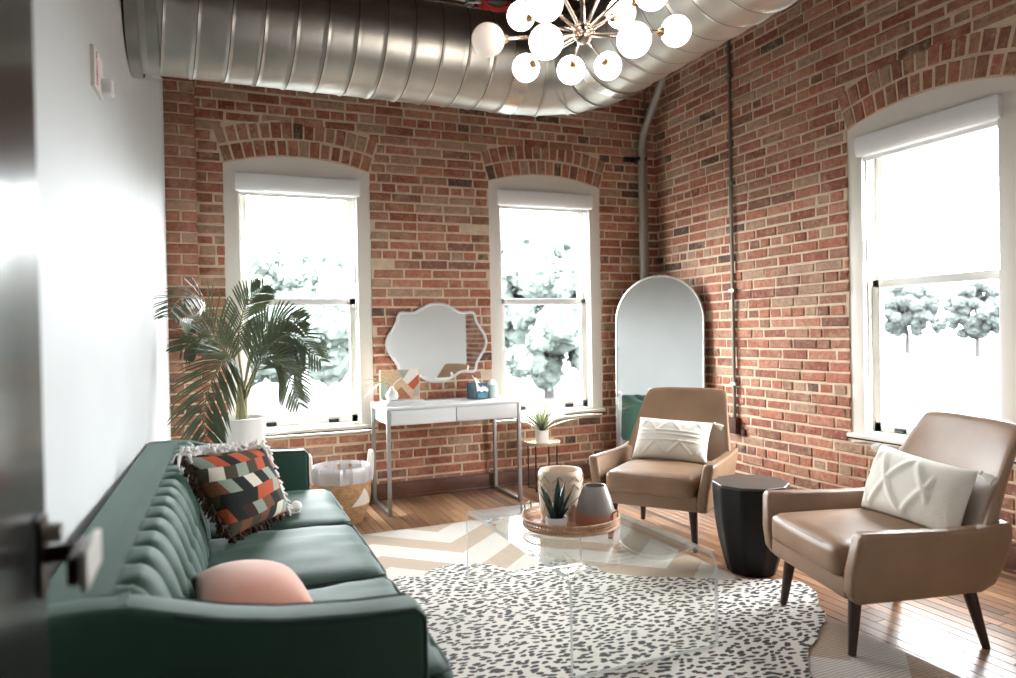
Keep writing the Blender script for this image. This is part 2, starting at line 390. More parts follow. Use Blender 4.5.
# ------------------------------------------------------------------ brick walls
CRS = .0713; ZTOP = 3.75; SPR = 2.42; RISE = .075; HW = .5
ARC_R = (HW*HW+RISE*RISE)/(2*RISE); ARC_Z = SPR+RISE-ARC_R; ARC_O = ARC_R+.245; HALF = math.asin(HW/ARC_R)
SILL = .545
def brick(bm, u0, u1, z0, z1, place, mi, prot=None):
    """one brick with chamfered worn edges; place(u, depth, z) -> world, depth>0 to the outside"""
    j = lambda a: random.uniform(-a, a)
    p = j(.004) if prot is None else prot; e = random.uniform(.004, .007)
    c = [(u0+j(.0025), z0+j(.0018)), (u1+j(.0025), z0+j(.0018)), (u1+j(.0025), z1+j(.0018)), (u0+j(.0025), z1+j(.0018))]
    cu, cz = (u0+u1)/2, (z0+z1)/2
    def ins(q, d): return (q[0]+(d if q[0] < cu else -d), q[1]+(d if q[1] < cz else -d))
    L0 = [bm.verts.new(place(a, .03, b)) for a, b in c]
    L1 = [bm.verts.new(place(a, p+.005, b)) for a, b in c]
    L2 = [bm.verts.new(place(*(lambda q: (q[0], p+j(.0015), q[1]))(ins(q, e)))) for q in c]
    for A, B in ((L0, L1), (L1, L2)):
        for i in range(4): bm.faces.new((A[i], A[(i+1) % 4], B[(i+1) % 4], B[i])).material_index = mi
    bm.faces.new(L2).material_index = mi
def blocked(z0, z1, wins, ring):
    """intervals of the course the openings (and their arch rings) take"""
    out = []
    for xc in wins:
        if z1 <= SILL+.01: continue
        zm = (z0+z1)/2 if ring else z0
        if zm < SPR: out.append((xc-HW-.004, xc+HW+.004))
        else:
            dz = zm-ARC_Z; RR = ARC_O if ring else ARC_R
            if dz >= RR: continue
            w_ = math.sqrt(RR*RR-dz*dz)
            if ring: w_ = min(w_, dz*math.tan(HALF))+.008
            else: w_ = min(w_, HW)
            out.append((xc-w_, xc+w_))
    return sorted(out)
def free(a, b, blk):
    res = []; x = a
    for p, q in blk:
        if p > x: res.append((x, min(p, b)))
        x = max(x, q)
    if x < b: res.append((x, b))
    return [(p, q) for p, q in res if q-p > .012]
def brick_wall(name, a, b, wins, place, missing=()):
    bm = BM(); n = int(ZTOP/CRS)+1
    for k in range(n):
        z0, z1 = k*CRS, (k+1)*CRS
        # mortar body of this course
        for p, q in free(a, b, blocked(z0, z1, wins, False)):
            vs = [place(p, .006, z0), place(q, .006, z0), place(q, .006, z1), place(p, .006, z1)]
            vo = [place(p, .19, z0), place(q, .19, z0), place(q, .19, z1), place(p, .19, z1)]
            A = [bm.verts.new(v) for v in vs]; B = [bm.verts.new(v) for v in vo]
            for f in ((A[0], A[1], A[2], A[3]), (B[3], B[2], B[1], B[0]), (A[0], A[3], B[3], B[0]), (A[1], B[1], B[2], A[2]), (A[3], A[2], B[2], B[3]), (A[0], B[0], B[1], A[1])):
                bm.faces.new(f).material_index = 1
        header = (k % 7 == 4)
        L = .108 if header else .222
        x = a-random.random()*.05-(L/2 if k % 2 else 0)
        blk = blocked(z0, z1, wins, True)
        while x < b:
            Lk = L*random.uniform(.93, 1.06)
            if not header and random.random() < .08: Lk = .11
            m_ = random.uniform(.010, .016); mz = random.uniform(.012, .0165)
            for p, q in free(max(x, a), min(x+Lk-m_, b), blk):
                if q-p > .025 and random.random() > .004:
                    brick(bm, p, q, z0+mz/2, z1-mz/2, place, 0)
            x += Lk
    # two rowlock rings of the segmental arch over each opening
    for xc in wins:
        for rr in (ARC_R+.004, ARC_R+.128):
            cnt = int(2*HALF*rr/.072); da = 2*HALF/cnt
            for i in range(cnt):
                t0 = -HALF+i*da; t1 = t0+da
                def pl(u, d, z, t0=t0, t1=t1, rr=rr, xc=xc):
                    return place(xc+z*math.sin(u), d, ARC_Z+z*math.cos(u))
                g = .0055/rr
                j = lambda a_: random.uniform(-a_, a_)
                p = j(.004); e = .006
                c = [(t0+g, rr+.003), (t1-g, rr+.003), (t1-g, rr+.112+j(.004)), (t0+g, rr+.112+j(.004))]
                L0 = [bm.verts.new(pl(u, .06, z)) for u, z in c]; L1 = [bm.verts.new(pl(u, p+.005, z)) for u, z in c]
                cu, cz = (t0+t1)/2, rr+.057
                L2 = [bm.verts.new(pl(u+(e/rr if u < cu else -e/rr), p, z+(e if z < cz else -e))) for u, z in c]
                for A, B in ((L0, L1), (L1, L2)):
                    for q in range(4): bm.faces.new((A[q], A[(q+1) % 4], B[(q+1) % 4], B[q])).material_index = 0
                bm.faces.new(L2).material_index = 0
        # mortar backing of the rings
        N = 16
        for i in range(N):
            t0 = -HALF+2*HALF*i/N; t1 = t0+2*HALF/N
            P = lambda t, r, d: place(xc+r*math.sin(t), d, ARC_Z+r*math.cos(t))
            q = [bm.verts.new(P(t, r, .0045)) for t, r in ((t0, ARC_R), (t1, ARC_R), (t1, ARC_O+.01), (t0, ARC_O+.01))]
            q2 = [bm.verts.new(P(t, ARC_R, .19)) for t in (t0, t1)]
            bm.faces.new(q).material_index = 1; bm.faces.new((q[0], q2[0], q2[1], q[1])).material_index = 1
    return bm
pl_back = lambda u, d, z: Vector((u, YB+d, z))
pl_right = lambda u, d, z: Vector((XR+d, u, z))
bmw = brick_wall('wall_back', XL-.35, XR+.28, WIN_B, pl_back)
# shallow brick pier at the left end of the back wall, with a return face
PX0, PX1, PD = XL-.02, -.032, .075
pier = lambda u, d, z: Vector((u, YB-PD+d, z)); pier_ret = lambda u, d, z: Vector((PX1-d, u, z))
bx(bmw, PX0-.1, PX1-.006, YB-PD+.008, YB+.02, 0, ZTOP, 1)
for k in range(int(ZTOP/CRS)+1):
    z0, z1 = k*CRS, (k+1)*CRS
    if k % 2: brick(bmw, PX0, PX1, z0+.006, z1-.006, pier, 0)
    else:
        brick(bmw, PX0, PX0+.098, z0+.006, z1-.006, pier, 0); brick(bmw, PX0+.111, PX1, z0+.006, z1-.006, pier, 0)
    brick(bmw, YB-PD+.002, YB, z0+.006, z1-.006, pier_ret, 0)
struct(obj('wall_back', bmw, [M['brick'], M['mortar']], smooth=0, recalc=True))
struct(obj('wall_right', brick_wall('wall_right', .1, YB, WIN_R, pl_right), [M['brick'], M['mortar']], smooth=0))
# white plaster wall, slightly out of square
def left_x(y): return XL-.038*(YB-y)
bm = BM(); prism(bm, [(left_x(5.31), 5.31), (left_x(.1), .1), (left_x(.1)-.15, .1), (left_x(5.31)-.15, 5.31)], 0, ZTOP)
struct(obj('wall_left', bm, M['plaster'], smooth=0))
bm = BM()
bx(bm, .72, XR+.3, .05, .2, 0, ZTOP); bx(bm, -.62, -.24, .05, .2, 0, ZTOP); bx(bm, -.24, .72, .05, .2, 2.12, ZTOP)
struct(obj('wall_rear', bm, M['wall_white'], smooth=0))
bm = BM(); bx(bm, -.75, 1.9, -1.75, -1.6, 0, 2.6); bx(bm, -.75, -.6, -1.6, .05, 0, 2.6); bx(bm, 1.75, 1.9, -1.6, .05, 0, 2.6); bx(bm, -.75, 1.9, -1.75, .05, 2.6, 2.7)
struct(obj('wall_hallway', bm, mat('dimming_hallway_grey', (84, 84, 82), .8), smooth=0))  # grey made up for the unseen hallway to cut bounce light
# ceiling of dark boards and joists
bm = BM(); bx(bm, -.9, XR+.3, -.0, YB+.3, ZTOP, ZTOP+.08)
for k in range(14):
    y = .45+k*.4
    if y < YB-.1: bx(bm, XL-.12, XR, y-.03, y+.03, ZTOP-.20, ZTOP)
struct(obj('ceiling', bm, M['ceil'], smooth=0))
# floor boards running towards the back wall
bm = BM(); bx(bm, -.9, XR+.3, -1.75, YB+.3, -.06, -.004, 1)
x = -.62
while x < XR+.02:
    wdt = .058; y = -1.7-random.random()*.8
    while y < YB+.05:
        Ln = random.uniform(.7, 1.9); y0, y1 = max(y, -1.7), min(y+Ln-.002, YB+.05)
        if y1-y0 > .05:
            t = BM(); bx(t, x+.0016, x+wdt-.0016, y0, y1, -.02, 0)
            bmesh.ops.bevel(t, geom=[e for e in t.edges if all(v.co.z > -.001 for v in e.verts)], offset=.0012, segments=1, affect='EDGES')
            merge(bm, t, 0)
        y += Ln
    x += wdt
struct(obj('floor', bm, [M['floor'], M['floor_gap']], smooth=0))
def baseboard(name, poly_fn):
    bm = BM(); poly_fn(bm); return struct(obj(name, bm, M['base_wood']))
baseboard('baseboard_back', lambda b: (bx(b, PX1, XR-.05, YB-.034, YB+.012, .0, .115, 0, .004), bx(b, PX1, XR-.05, YB-.05, YB-.03, 0, .018, 0, .005)))
baseboard('baseboard_right', lambda b: (bx(b, XR-.045, XR+.012, .2, YB-.03, 0, .13, 0, .004), bx(b, XR-.07, XR-.04, .2, YB-.03, 0, .02, 0, .006)))

# ------------------------------------------------------------------ windows
def arc_poly(hw, zb, off=0, n=14, drop=0):
    """outline of an arched opening: bottom corners then along the arch"""
    Rr = ARC_R-off; pts = [(-hw, zb), (hw, zb)]
    h = math.asin(hw/Rr)
    for i in range(n+1):
        t = h-2*h*i/n; pts.append((Rr*math.sin(t), ARC_Z+Rr*math.cos(t)-drop))
    return pts
def make_window(name, loc, rotz, lifts):
    o = bpy.data.objects.new(name, None); COL.objects.link(o); o.location = loc; o.rotation_euler = (0, 0, rotz); o['kind'] = 'structure'
    # casing: stiles, arched head panel, jamb lining going back to the sashes
    bm = BM()
    for s in (-1, 1):
        bx(bm, s*.508, s*.405, .012, .172, SILL+.012, 2.302, 0, .002)
        bx(bm, s*.425, s*.392, .045, .06, SILL+.03, 2.30, 0, .003)
    P = arc_poly(.508, 2.30, .0); prism(bm, P, .0125, .172, 0, 'y')
    bx(bm, -.404, .404, .05, .171, 2.235, 2.299)
    obj('window_casing', bm, M['frame'], o)
    bm = BM(); bx(bm, -.515, .515, -.022, .185, SILL-.008, SILL+.016, 0, .004); bx(bm, -.495, .495, .015, .06, SILL+.012, SILL+.035, 0, .003)
    obj('window_sill', bm, M['frame'], o)
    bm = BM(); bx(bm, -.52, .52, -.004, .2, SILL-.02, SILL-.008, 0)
    obj('painted_sill_shadow', bm, M['black'], o)  # black strip standing in for the shaded gap under the sill
    for nm, z0, z1, y0, rb, rt in (('upper_sash', 1.447, 2.30, .125, .048, .06), ('lower_sash', SILL+.016, 1.495, .085, .075, .048)):
        bm = BM()
        for s in (-1, 1): bx(bm, s*.408, s*.352, y0, y0+.038, z0, z1, 0, .004)
        bx(bm, -.40, .40, y0, y0+.038, z0, z0+rb, 0, .004); bx(bm, -.40, .40, y0, y0+.038, z1-rt, z1, 0, .004)
        sh = obj(nm, bm, M['sash'], o)
        bm = BM(); bx(bm, -.36, .36, y0+.017, y0+.021, z0+.02, z1-.02)
        obj('pane', bm, M['pane'], sh, smooth=0)
        if nm == 'lower_sash':
            for hx in lifts:
                bm = BM(); bx(bm, hx-.036, hx+.036, y0-.012, y0, z0+.026, z0+.05, 0, .003); bx(bm, hx-.03, hx+.03, y0-.022, y0-.01, z0+.024, z0+.034, 0, .003)
                obj('sash_lift', bm, M['black'], sh)
        else:
            bm = BM(); bx(bm, -.405, -.39, y0-.03, y0, 1.462, 1.482, 0, .002); obj('sash_latch', bm, M['black'], sh)
    # roller blind cassette with its cord
    bm = BM(); prof = [(-.018, 2.356), (.08, 2.356), (.08, 2.25), (.03, 2.235), (-.004, 2.24), (-.016, 2.26), (-.02, 2.30)]
    t = BM(); prism(t, [(a, b) for a, b in prof], -.428, .428, 0, 'x', .004); merge(bm, t, 0)
    bl = obj('roller_blind', bm, M['blind'], o)
    bm = BM(); bx(bm, -.415, .415, .03, .042, 2.212, 2.238, 0, .004); obj('blind_hem_bar', bm, M['blind'], bl)
    return o, bl
def cord(bl, s):
    bm = BM(); tube(bm, [(s*.385, .03, 2.25), (s*.385, .03, 1.74)], .004, 6); tube(bm, [(s*.385, .03, 1.74), (s*.385, .03, 1.60)], .011, 8)
    obj('blind_cord', bm, M['blind'], bl)
o, b = make_window('window_1', (WIN_B[0], YB, 0), 0, (-.22, .22)); cord(b, 1)
o, b = make_window('window_2', (WIN_B[1], YB, 0), 0, (-.22, .22)); cord(b, 1)
o, b = make_window('window_3', (XR, WIN_R[0], 0), R(-90), (-.22, .22)); cord(b, -1)

# ------------------------------------------------------------------ outside
bm = BM(); prism(bm, [(-90, 6.2), (4.4, 6.2), (4.4, -60), (160, -60), (160, 160), (-90, 160)], -1.3, -1.0)
struct(obj('ground_outside', bm, M['grass'], smooth=0))
bm = BM(); prism(bm, [(8, -60), (26, -60), (30, 160), (12, 160)], -.999, -.98)
struct(obj('road_outside', bm, M['road'], smooth=0))
def tree(x, y, h, r, label, low=.28, nq=7000):
    t = thing('tree', label, 'tree', (x, y, -1.0), 0, 'trees outside the windows')
    bm = BM(); tube(bm, [(0, 0, 0), (.05*h*.2, 0, h*.25), (0, .02*h, h*.6)], [h*.03, h*.022, h*.012], 8); obj('trunk', bm, M['trunk'], t)
    bm = BM()
    lobes = []; hc = h*(1-low)/2      # rounded crown filled with small boughs
    while len(lobes) < 120:
        v = Vector((random.uniform(-1, 1), random.uniform(-1, 1), random.uniform(-1, 1)))
        if .35 < v.length < .86: lobes.append((Vector((v.x*r, v.y*r, h*low+hc+v.z*hc)), r*random.uniform(.13, .24)))
    for c, q in lobes:          # dense inside of each bough
        tb_ = BM(); bmesh.ops.create_icosphere(tb_, subdivisions=3, radius=q*.9)
        for v in tb_.verts: v.co = c+v.co*(1+.25*mnoise.noise(v.co*(2.2/q)+c)+.22*mnoise.noise(v.co*(7/q)+c))
        merge(bm, tb_, 0)
    for _ in range(nq):
        c, q = random.choice(lobes); d = Vector((random.gauss(0, 1), random.gauss(0, 1), random.gauss(0, .8))).normalized()*q*random.uniform(.7, 1.05)
        p = c+d; s = r*.026*random.uniform(.6, 1.4)
        a = Vector((random.gauss(0, 1), random.gauss(0, 1), random.gauss(0, 1))).normalized(); b_ = a.orthogonal().normalized()
        bm.faces.new([bm.verts.new(p+a*s), bm.verts.new(p+b_*s), bm.verts.new(p-a*s), bm.verts.new(p-b_*s)])
    obj('crown', bm, M['tree'] if nq > 6000 else M['tree_dark'], t, smooth=0, recalc=False)
def at(px, depth): d = ray(px, 335); return CO+d*(depth/F_PX)
for px, D, h, r, lab in ((296, 26, 6.2, 3.4, 'pale leafy tree filling the lower half of the left window'), (548, 24, 6.0, 3.0, 'pale leafy tree behind the middle window'),
                         (907, 56, 6.0, 2.45, 'left one of the two round trees outside the right window'), (977, 48, 5.2, 2.0, 'right, darker one of the two round trees outside the right window'),
                         (939, 105, 3.6, 1.2, 'small distant tree between the two trees outside the right window')):
    p = at(px, D); tree(p.x, p.y, h, r, lab, .04 if D < 30 else .20, 14000 if D < 30 else 5000)

# ------------------------------------------------------------------ spiral duct
DA, DB, DR, DZ, PITCH = 3.60, 1.97, .25, 2.672, .137
duct = thing('air_duct', 'large round galvanized spiral duct bending below the ceiling', 'air duct', (DB, DA, DZ))
def spiral(bm, L, to):
    """cylinder along +s wound from one strip: the grid follows the helical lock seam"""
    n, q = 56, 16; N = int(L/PITCH*q)+2*q; rings = []
    for i in range(-q, N):
        ph = i % q; r = DR+(.0045 if ph in (0, 1) else (-.001 if ph in (2, q-1) else 0)); ring = []
        for k in range(n+1):
            a = 2*PI*k/n+PI/2; sv = min(L, max(0, PITCH*((i-(.5 if ph == 1 else 0)+(0 if ph != 2 else -.3))/q+k/n)))
            ring.append(bm.verts.new(to(sv, r*math.cos(a), r*math.sin(a))))
        rings.append((ph, ring))
    for (pa, A), (pb, B) in zip(rings, rings[1:]):
        for k in range(n):
            if max((A[k].co-B[k].co).length, (A[k+1].co-B[k+1].co).length) < 1e-6: continue
            bm.faces.new((A[k], A[k+1], B[k+1], B[k])).material_index = 1 if pa == 0 else 0
    return bm
EL = .42     # elbow leg
xend = left_x(DA)-DB
bm = BM(); spiral(bm, -xend-EL, lambda s, a, b: (-EL-s, a, b)); obj('spiral_section', bm, [M['galv'], M['seam']], duct, smooth=60)
bm = BM(); spiral(bm, DA-EL-.2, lambda s, a, b: (a, -EL-s, b)); obj('spiral_section', bm, [M['galv'], M['seam']], duct, smooth=60)
# gored elbow: five straight gores
bm = BM(); n = 56
stations = [Vector((-EL, 0, 0)), Vector((-EL*.62, -.02, 0)), Vector((-EL*.28, -.10, 0)), Vector((-.10, -EL*.28, 0)), Vector((-.02, -EL*.62, 0)), Vector((0, -EL, 0))]
rings = []
for i, p in enumerate(stations):
    ang = [0, 12, 33, 57, 78, 90][i]
    nrm = Vector((math.sin(R(ang)), math.cos(R(ang)), 0))
    rings.append([bm.verts.new(p+nrm*(DR+.004)*math.cos(2*PI*k/n)+Vector((0, 0, 1))*(DR+.004)*math.sin(2*PI*k/n)) for k in range(n)])
for A, B in zip(rings, rings[1:]):
    for k in range(n): bm.faces.new((A[k], A[(k+1) % n], B[(k+1) % n], B[k]))
obj('gored_elbow', bm, M['galv'], duct, smooth=8)
def band(c, ang, wd, mt, nm, ex=.007):
    bm = BM(); ax = Vector((math.cos(R(ang)), -math.sin(R(ang)), 0)); nr = Vector((math.sin(R(ang)), math.cos(R(ang)), 0)); rr = []
    for s, e in ((-wd/2, ex-.004), (-wd/2, ex), (wd/2, ex), (wd/2, ex-.004)):
        rr.append([bm.verts.new(Vector(c)+ax*s+(nr*math.cos(2*PI*k/n)+Vector((0, 0, 1))*math.sin(2*PI*k/n))*(DR+e)) for k in range(n)])
    for A, B in zip(rr, rr[1:]):
        for k in range(n): bm.faces.new((A[k], A[(k+1) % n], B[(k+1) % n], B[k]))
    return obj(nm, bm, mt, duct)
band(stations[0]+Vector((-.02, 0, 0)), 0, .09, M['foil'], 'foil_band')
band(stations[5]+Vector((0, -.02, 0)), 90, .07, M['foil'], 'foil_band')
for i in (1, 2, 3, 4): band(stations[i], [0, 12, 33, 57, 78, 90][i], .016, M['galv_dull'], 'gore_seam', .010)
band((xend+.10, 0, 0), 0, .045, M['galv_dull'], 'wall_collar', .012); band((xend+.025, 0, 0), 0, .05, M['galv_dull'], 'wall_collar', .02)
# straps up to the ceiling joists
for p in ((-1.2, 0, 0), (0, -1.5, 0)):
    bm = BM(); tube(bm, [(p[0], p[1], DR), (p[0], p[1], ZTOP-.2-DZ+.02)], .008, 8); obj('hanger_rod', bm, M['galv_dull'], duct)

# conduit above the duct with a red cable coil and clamp
cl = thing('ceiling_conduit', 'pale straight conduit running above the duct under the ceiling', 'conduit', (1.4, 4.05, 3.22))
bm = BM(); tube(bm, [(-1.55, 0, 0), (.55, 0, 0)], .022, 10); obj('conduit_tube', bm, M['pipe'], cl)
for x in (.1, .5, -1.2):
    bm = BM(); bar(bm, (x, .0, -.05), (x, 0, .33), .03, .012, 0, .003); bx(bm, x-.025, x+.025, -.03, .03, -.035, .03, 0, .005); obj('conduit_strap', bm, M['galv_dull'], cl)
q = thing('red_cable_coil', 'coil of red cable hung over the conduit above the duct', 'cable', (1.66, 4.05, 3.25))
bm = BM()
for k in range(5):
    a0 = random.uniform(-.3, .3)
    tube(bm, [(math.cos(t)*(.085+.006*k), (k-2)*.012+.01*math.sin(3*t+a0), math.sin(t)*(.05+.004*k)-.018) for t in [2*PI*i/20 for i in range(20)]], .007, 6, 0, False, True)
obj('cable_loops', bm, M['red_cable'], q)
bm = BM(); bx(bm, .10, .13, -.03, .03, -.08, .06, 0, .006); bx(bm, .05, .12, -.02, .02, .035, .06, 0, .004); obj('coil_clip', bm, M['black'], q)

# pipes and conduit on the brick
pp = thing('wall_pipe', 'grey pipe running up the back corner and bending towards the ceiling', 'pipe', (3.47, YB-.07, 0))
bm = BM(); tube(bm, [(0, 0, .115), (0, 0, 2.74)]+[tuple(v) for v in bez([(0, 0, 2.76), (0, -.03, 2.86), (0, -.10, 2.97), (0, -.36, 3.3), (0, -.62, 3.62)], 5)], .032, 14); obj('pipe_run', bm, M['pipe'], pp)
bm = BM(); bx(bm, -.14, .04, .045, .075, 2.66, 2.70, 0, .004); bx(bm, -.045, .045, -.02, .06, 2.665, 2.695, 0, .006); obj('pipe_bracket', bm, M['black'], pp)
bm = BM(); tube(bm, [(.075, .045, .12), (.075, .045, 3.6)], .011, 8); obj('thin_conduit', bm, M['conduit'], pp)
pc = thing('wall_conduit', 'thin vertical metal conduit on the right brick wall ending in a rusty box', 'conduit', (XR-.018, 4.30, 0))
bm = BM(); tube(bm, [(0, 0, .55), (0, 0, 3.74)], .013, 10); obj('conduit_tube', bm, M['conduit'], pc)
for z in (.8, 1.5, 2.3, 3.1):
    bm = BM(); bx(bm, -.014, .02, -.03, .03, z-.012, z+.012, 0, .003); obj('conduit_strap', bm, M['conduit'], pc)
bm = BM(); bx(bm, -.03, .03, -.045, .045, .43, .55, 0, .008); bx(bm, .0, .03, -.10, -.04, .42, .47, 0, .008); obj('junction_box', bm, M['rust'], pc)

# ------------------------------------------------------------------ fire alarm strobe on the white wall
al = thing('fire_alarm_strobe', 'small white wall strobe with red FIRE lettering on the white wall', 'alarm', (left_x(2.70), 2.70, 2.10), R(-2.2))
bm = BM(); bx(bm, -.004, .012, -.075, .085, -.066, .066, 0, .004); obj('back_plate', bm, M['alarm'], al)
bm = BM(); bx(bm, .011, .05, .03, .08, -.058, -.002, 0, .012, 3); obj('strobe_lens', bm, M['lens'], al)
bm = BM(); sphere(bm, (.028, .055, -.03), .015); obj('strobe_reflector', bm, M['white_lac'], al)
def text_mesh(body, size, mt, parent, loc, rot):
    c = bpy.data.curves.new('lettering', 'FONT'); c.body = body; c.size = size; c.align_x = 'CENTER'; c.align_y = 'CENTER'; c.extrude = .0008
    t = bpy.data.objects.new('lettering_curve', c); COL.objects.link(t)
    dg = bpy.context.evaluated_depsgraph_get(); me = bpy.data.meshes.new_from_object(t.evaluated_get(dg))
    bpy.data.objects.remove(t); bm = BM(); bm.from_mesh(me); bpy.data.meshes.remove(me)
    return obj('lettering', bm, mt, parent, loc, rot, smooth=0)
for i, ch in enumerate('FIRE'):
    text_mesh(ch, .036, M['red'], al, (.0128, -.035, .041-.027*i), (R(90), 0, R(90)))

# ------------------------------------------------------------------ open door in the foreground
dr = bpy.data.objects.new('door_1', None); COL.objects.link(dr); dr.location = (-.226, .24, 0); dr['kind'] = 'structure'
bm = BM(); bx(bm, -.022, .022, 0, .90, .008, 2.08, 0, .003); obj('door_leaf', bm, M['door'], dr)
bm = BM(); box(bm, (.024+.003, .845, .945), (.008, .045, .10), 0, .003); tube(bm, [(.028, .845, .945), (.075, .845, .945)], .0115, 14); obj('handle_rose', bm, M['handle_dk'], dr)
bm = BM(); bx(bm, .068, .082, .745, .86, .928, .962, 0, .005); hl = obj('lever', bm, M['handle_dk'], dr)
bm = BM(); bx(bm, .082, .092, .74, .865, .922, .968, 0, .004); obj('lever_face', bm, M['handle'], hl)
bm = BM(); tube(bm, [(.028, .845, .972), (.05, .845, .972)], .013, 12); obj('lock_cylinder', bm, M['handle'], dr)

# ------------------------------------------------------------------ rugs
rug = BM(); bx(rug, .22, 2.36, .75, 4.36, .0, .012, 0, .004)
rg = tag(obj('chevron_rug', rug, M['jute']), 'large flat woven rug with ivory and tan chevrons lying on the boards', 'rug')
HIDE = [(.87, 3.513), (.955, 3.444), (1.052, 3.537), (1.218, 3.544), (1.366, 3.441), (1.40, 3.32), (1.537, 3.356), (1.682, 3.375), (1.80, 3.22), (1.84, 3.05), (2.048, 2.908), (2.25, 2.78), (2.42, 2.70), (2.56, 2.60),
        (2.521, 2.455), (2.417, 2.342), (2.36, 2.25), (2.24, 2.16), (2.159, 2.095), (2.042, 2.032), (1.95, 1.94), (1.885, 1.83), (1.90, 1.70), (1.80, 1.55), (1.55, 1.50), (1.3, 1.42), (1.05, 1.52), (.80, 1.46), (.6, 1.6), (.5, 1.9),
        (.60, 2.2), (.52, 2.5), (.62, 2.8), (.56, 3.1), (.66, 3.35), (.76, 3.40)]
pts = bez([(a, b, 0) for a, b in HIDE+HIDE[:1]], 4)[:-1]
pts = [p+Vector((random.uniform(-.006, .006), random.uniform(-.006, .006), 0)) for p in pts]
bm = BM(); prism(bm, [(p.x, p.y) for p in pts], .0125, .018)
tag(obj('cowhide_rug', bm, M['hide'], smooth=0), 'white cowhide with small black spots lying over the chevron rug', 'rug')

# ------------------------------------------------------------------ coffee table (clear waterfall sheet)
TX0, TX1, TY0, TY1, TZ, TT = 1.145, 1.765, 2.195, 3.285, .372, .019
ct = thing('coffee_table', 'clear acrylic waterfall coffee table standing on the rugs', 'table', ((TX0+TX1)/2, (TY0+TY1)/2, .013))
def waterfall():
    hy = (TY1-TY0)/2; h = TZ-.013; rr = .055; out = []; inn = []
    for r_, lst, o_ in ((rr, out, 0), (rr-TT, inn, TT)):
        lst.append((-hy+o_, .006))
        for i in range(9):
            t = PI-PI/2*i/8; lst.append((-hy+rr+r_*math.cos(t), h-rr+r_*math.sin(t)))
        for i in range(9):
            t = PI/2-PI/2*i/8; lst.append((hy-rr+r_*math.cos(t), h-rr+r_*math.sin(t)))
        lst.append((hy-o_, .006))
    return out, inn
po, pi_ = waterfall(); hx = (TX1-TX0)/2; bm = BM()
V = {}
for nm, lst in (('o', po), ('i', pi_)):
    for s in (-1, 1): V[nm, s] = [bm.verts.new((s*hx, a, b)) for a, b in lst]
for i in range(len(po)-1):
    bm.faces.new((V['o', -1][i], V['o', 1][i], V['o', 1][i+1], V['o', -1][i+1])); bm.faces.new((V['i', -1][i], V['i', -1][i+1], V['i', 1][i+1], V['i', 1][i]))
    for s in (-1, 1): bm.faces.new((V['o', s][i], V['o', s][i+1], V['i', s][i+1], V['i', s][i])).material_index = 1
for i in (0, -1): bm.faces.new((V['o', -1][i], V['o', 1][i], V['i', 1][i], V['i', -1][i])).material_index = 1
obj('acrylic_sheet', bm, [M['acrylic'], M['acrylic_edge']], ct, smooth=50)

# tray and what stands on it
TRC = (1.455, 2.79)
tr = thing('rattan_tray', 'round open weave rattan tray on the clear coffee table', 'tray', (*TRC, TZ))
bm = BM(); lathe(bm, [(.195, .002), (.205, .004), (.205, .010), (.19, .010)], n=48); obj('tray_base', bm, M['rattan'], tr)
bm = BM()
ring = lambda r, z: [(r*math.cos(2*PI*k/48), r*math.sin(2*PI*k/48), z) for k in range(48)]
for z, r, th in ((.012, .206, .006), (.026, .207, .003), (.046, .21, .0055), (.036, .208, .0025)): tube(bm, ring(r, z), th, 6, 0, False, True)
for k in range(72):
    a = 2*PI*k/72
    for dz in (-1, 1): tube(bm, [(.206*math.cos(a), .206*math.sin(a), .012), (.209*math.cos(a+dz*.07), .209*math.sin(a+dz*.07), .046)], .0022, 4, 0, False)
obj('woven_rim', bm, M['rattan'], tr)
for s in (0, PI):
    bm = BM(); a0 = R(-52)+s; P = [(.21*math.cos(a0+d), .21*math.sin(a0+d), z) for d, z in ((-.14, .04), (-.14, .075), (-.12, .08), (.12, .08), (.14, .075), (.14, .04))]
    tube(bm, P, .0035, 6); obj('tray_handle', bm, M['brass'], tr)
TZ2 = TZ+.0105
v1 = thing('cylinder_vase', 'tall cream ceramic vase with tan line pattern at the back of the tray', 'vase', (1.445, 2.86, TZ2))
bm = BM(); lathe(bm, [(.075, 0), (.085, .004), (.094, .06), (.1, .15), (.1, .2), (.097, .216), (.091, .225), (.081, .222), (.078, .2), (.078, .02), (.05, .012)], n=48)
def vr(z): return .0865+(.0148*min(1, z/.15))
for k in range(9):
    a0 = 2*PI*k/9
    for zz, hh in ((.195, .028), (.160, .028), (.06, .05)):
        for s in (-1, 1):
            P = [Vector(((vr(z)+.001)*math.cos(a0+s*d), (vr(z)+.001)*math.sin(a0+s*d), z)) for d, z in ((0, zz+hh/2), (.12, zz), (.30, zz-hh/2))]
            tube(bm, P, .0017, 4, 1, False)
obj('vase_body', bm, [M['cream_cer'], M['tan_line']], v1)
v2 = thing('dipped_vase', 'grey tapered vase with a terracotta base at the front right of the tray', 'vase', (1.522, 2.688, TZ2))
bm = BM(); lathe(bm, [(.07, 0), (.083, .004), (.088, .03), (.085, .06), (.07, .12), (.052, .17), (.047, .178), (.042, .176), (.047, .165), (.06, .12), (.07, .05), (.06, .012)], n=48); obj('vase_body', bm, M['dip'], v2)
sp = thing('snake_plant', 'small snake plant in a white pot at the front of the tray', 'plant', (1.335, 2.685, TZ2))
bm = BM(); lathe(bm, [(.036, 0), (.042, .003), (.045, .062), (.043, .066), (.04, .063), (.038, .02)], n=32, cap1=False); obj('pot', bm, M['white_matte'], sp)
bm = BM(); lathe(bm, [(.04, .052), (.02, .058), (.002, .059)], n=24, cap0=False); obj('soil', bm, M['soil'], sp)
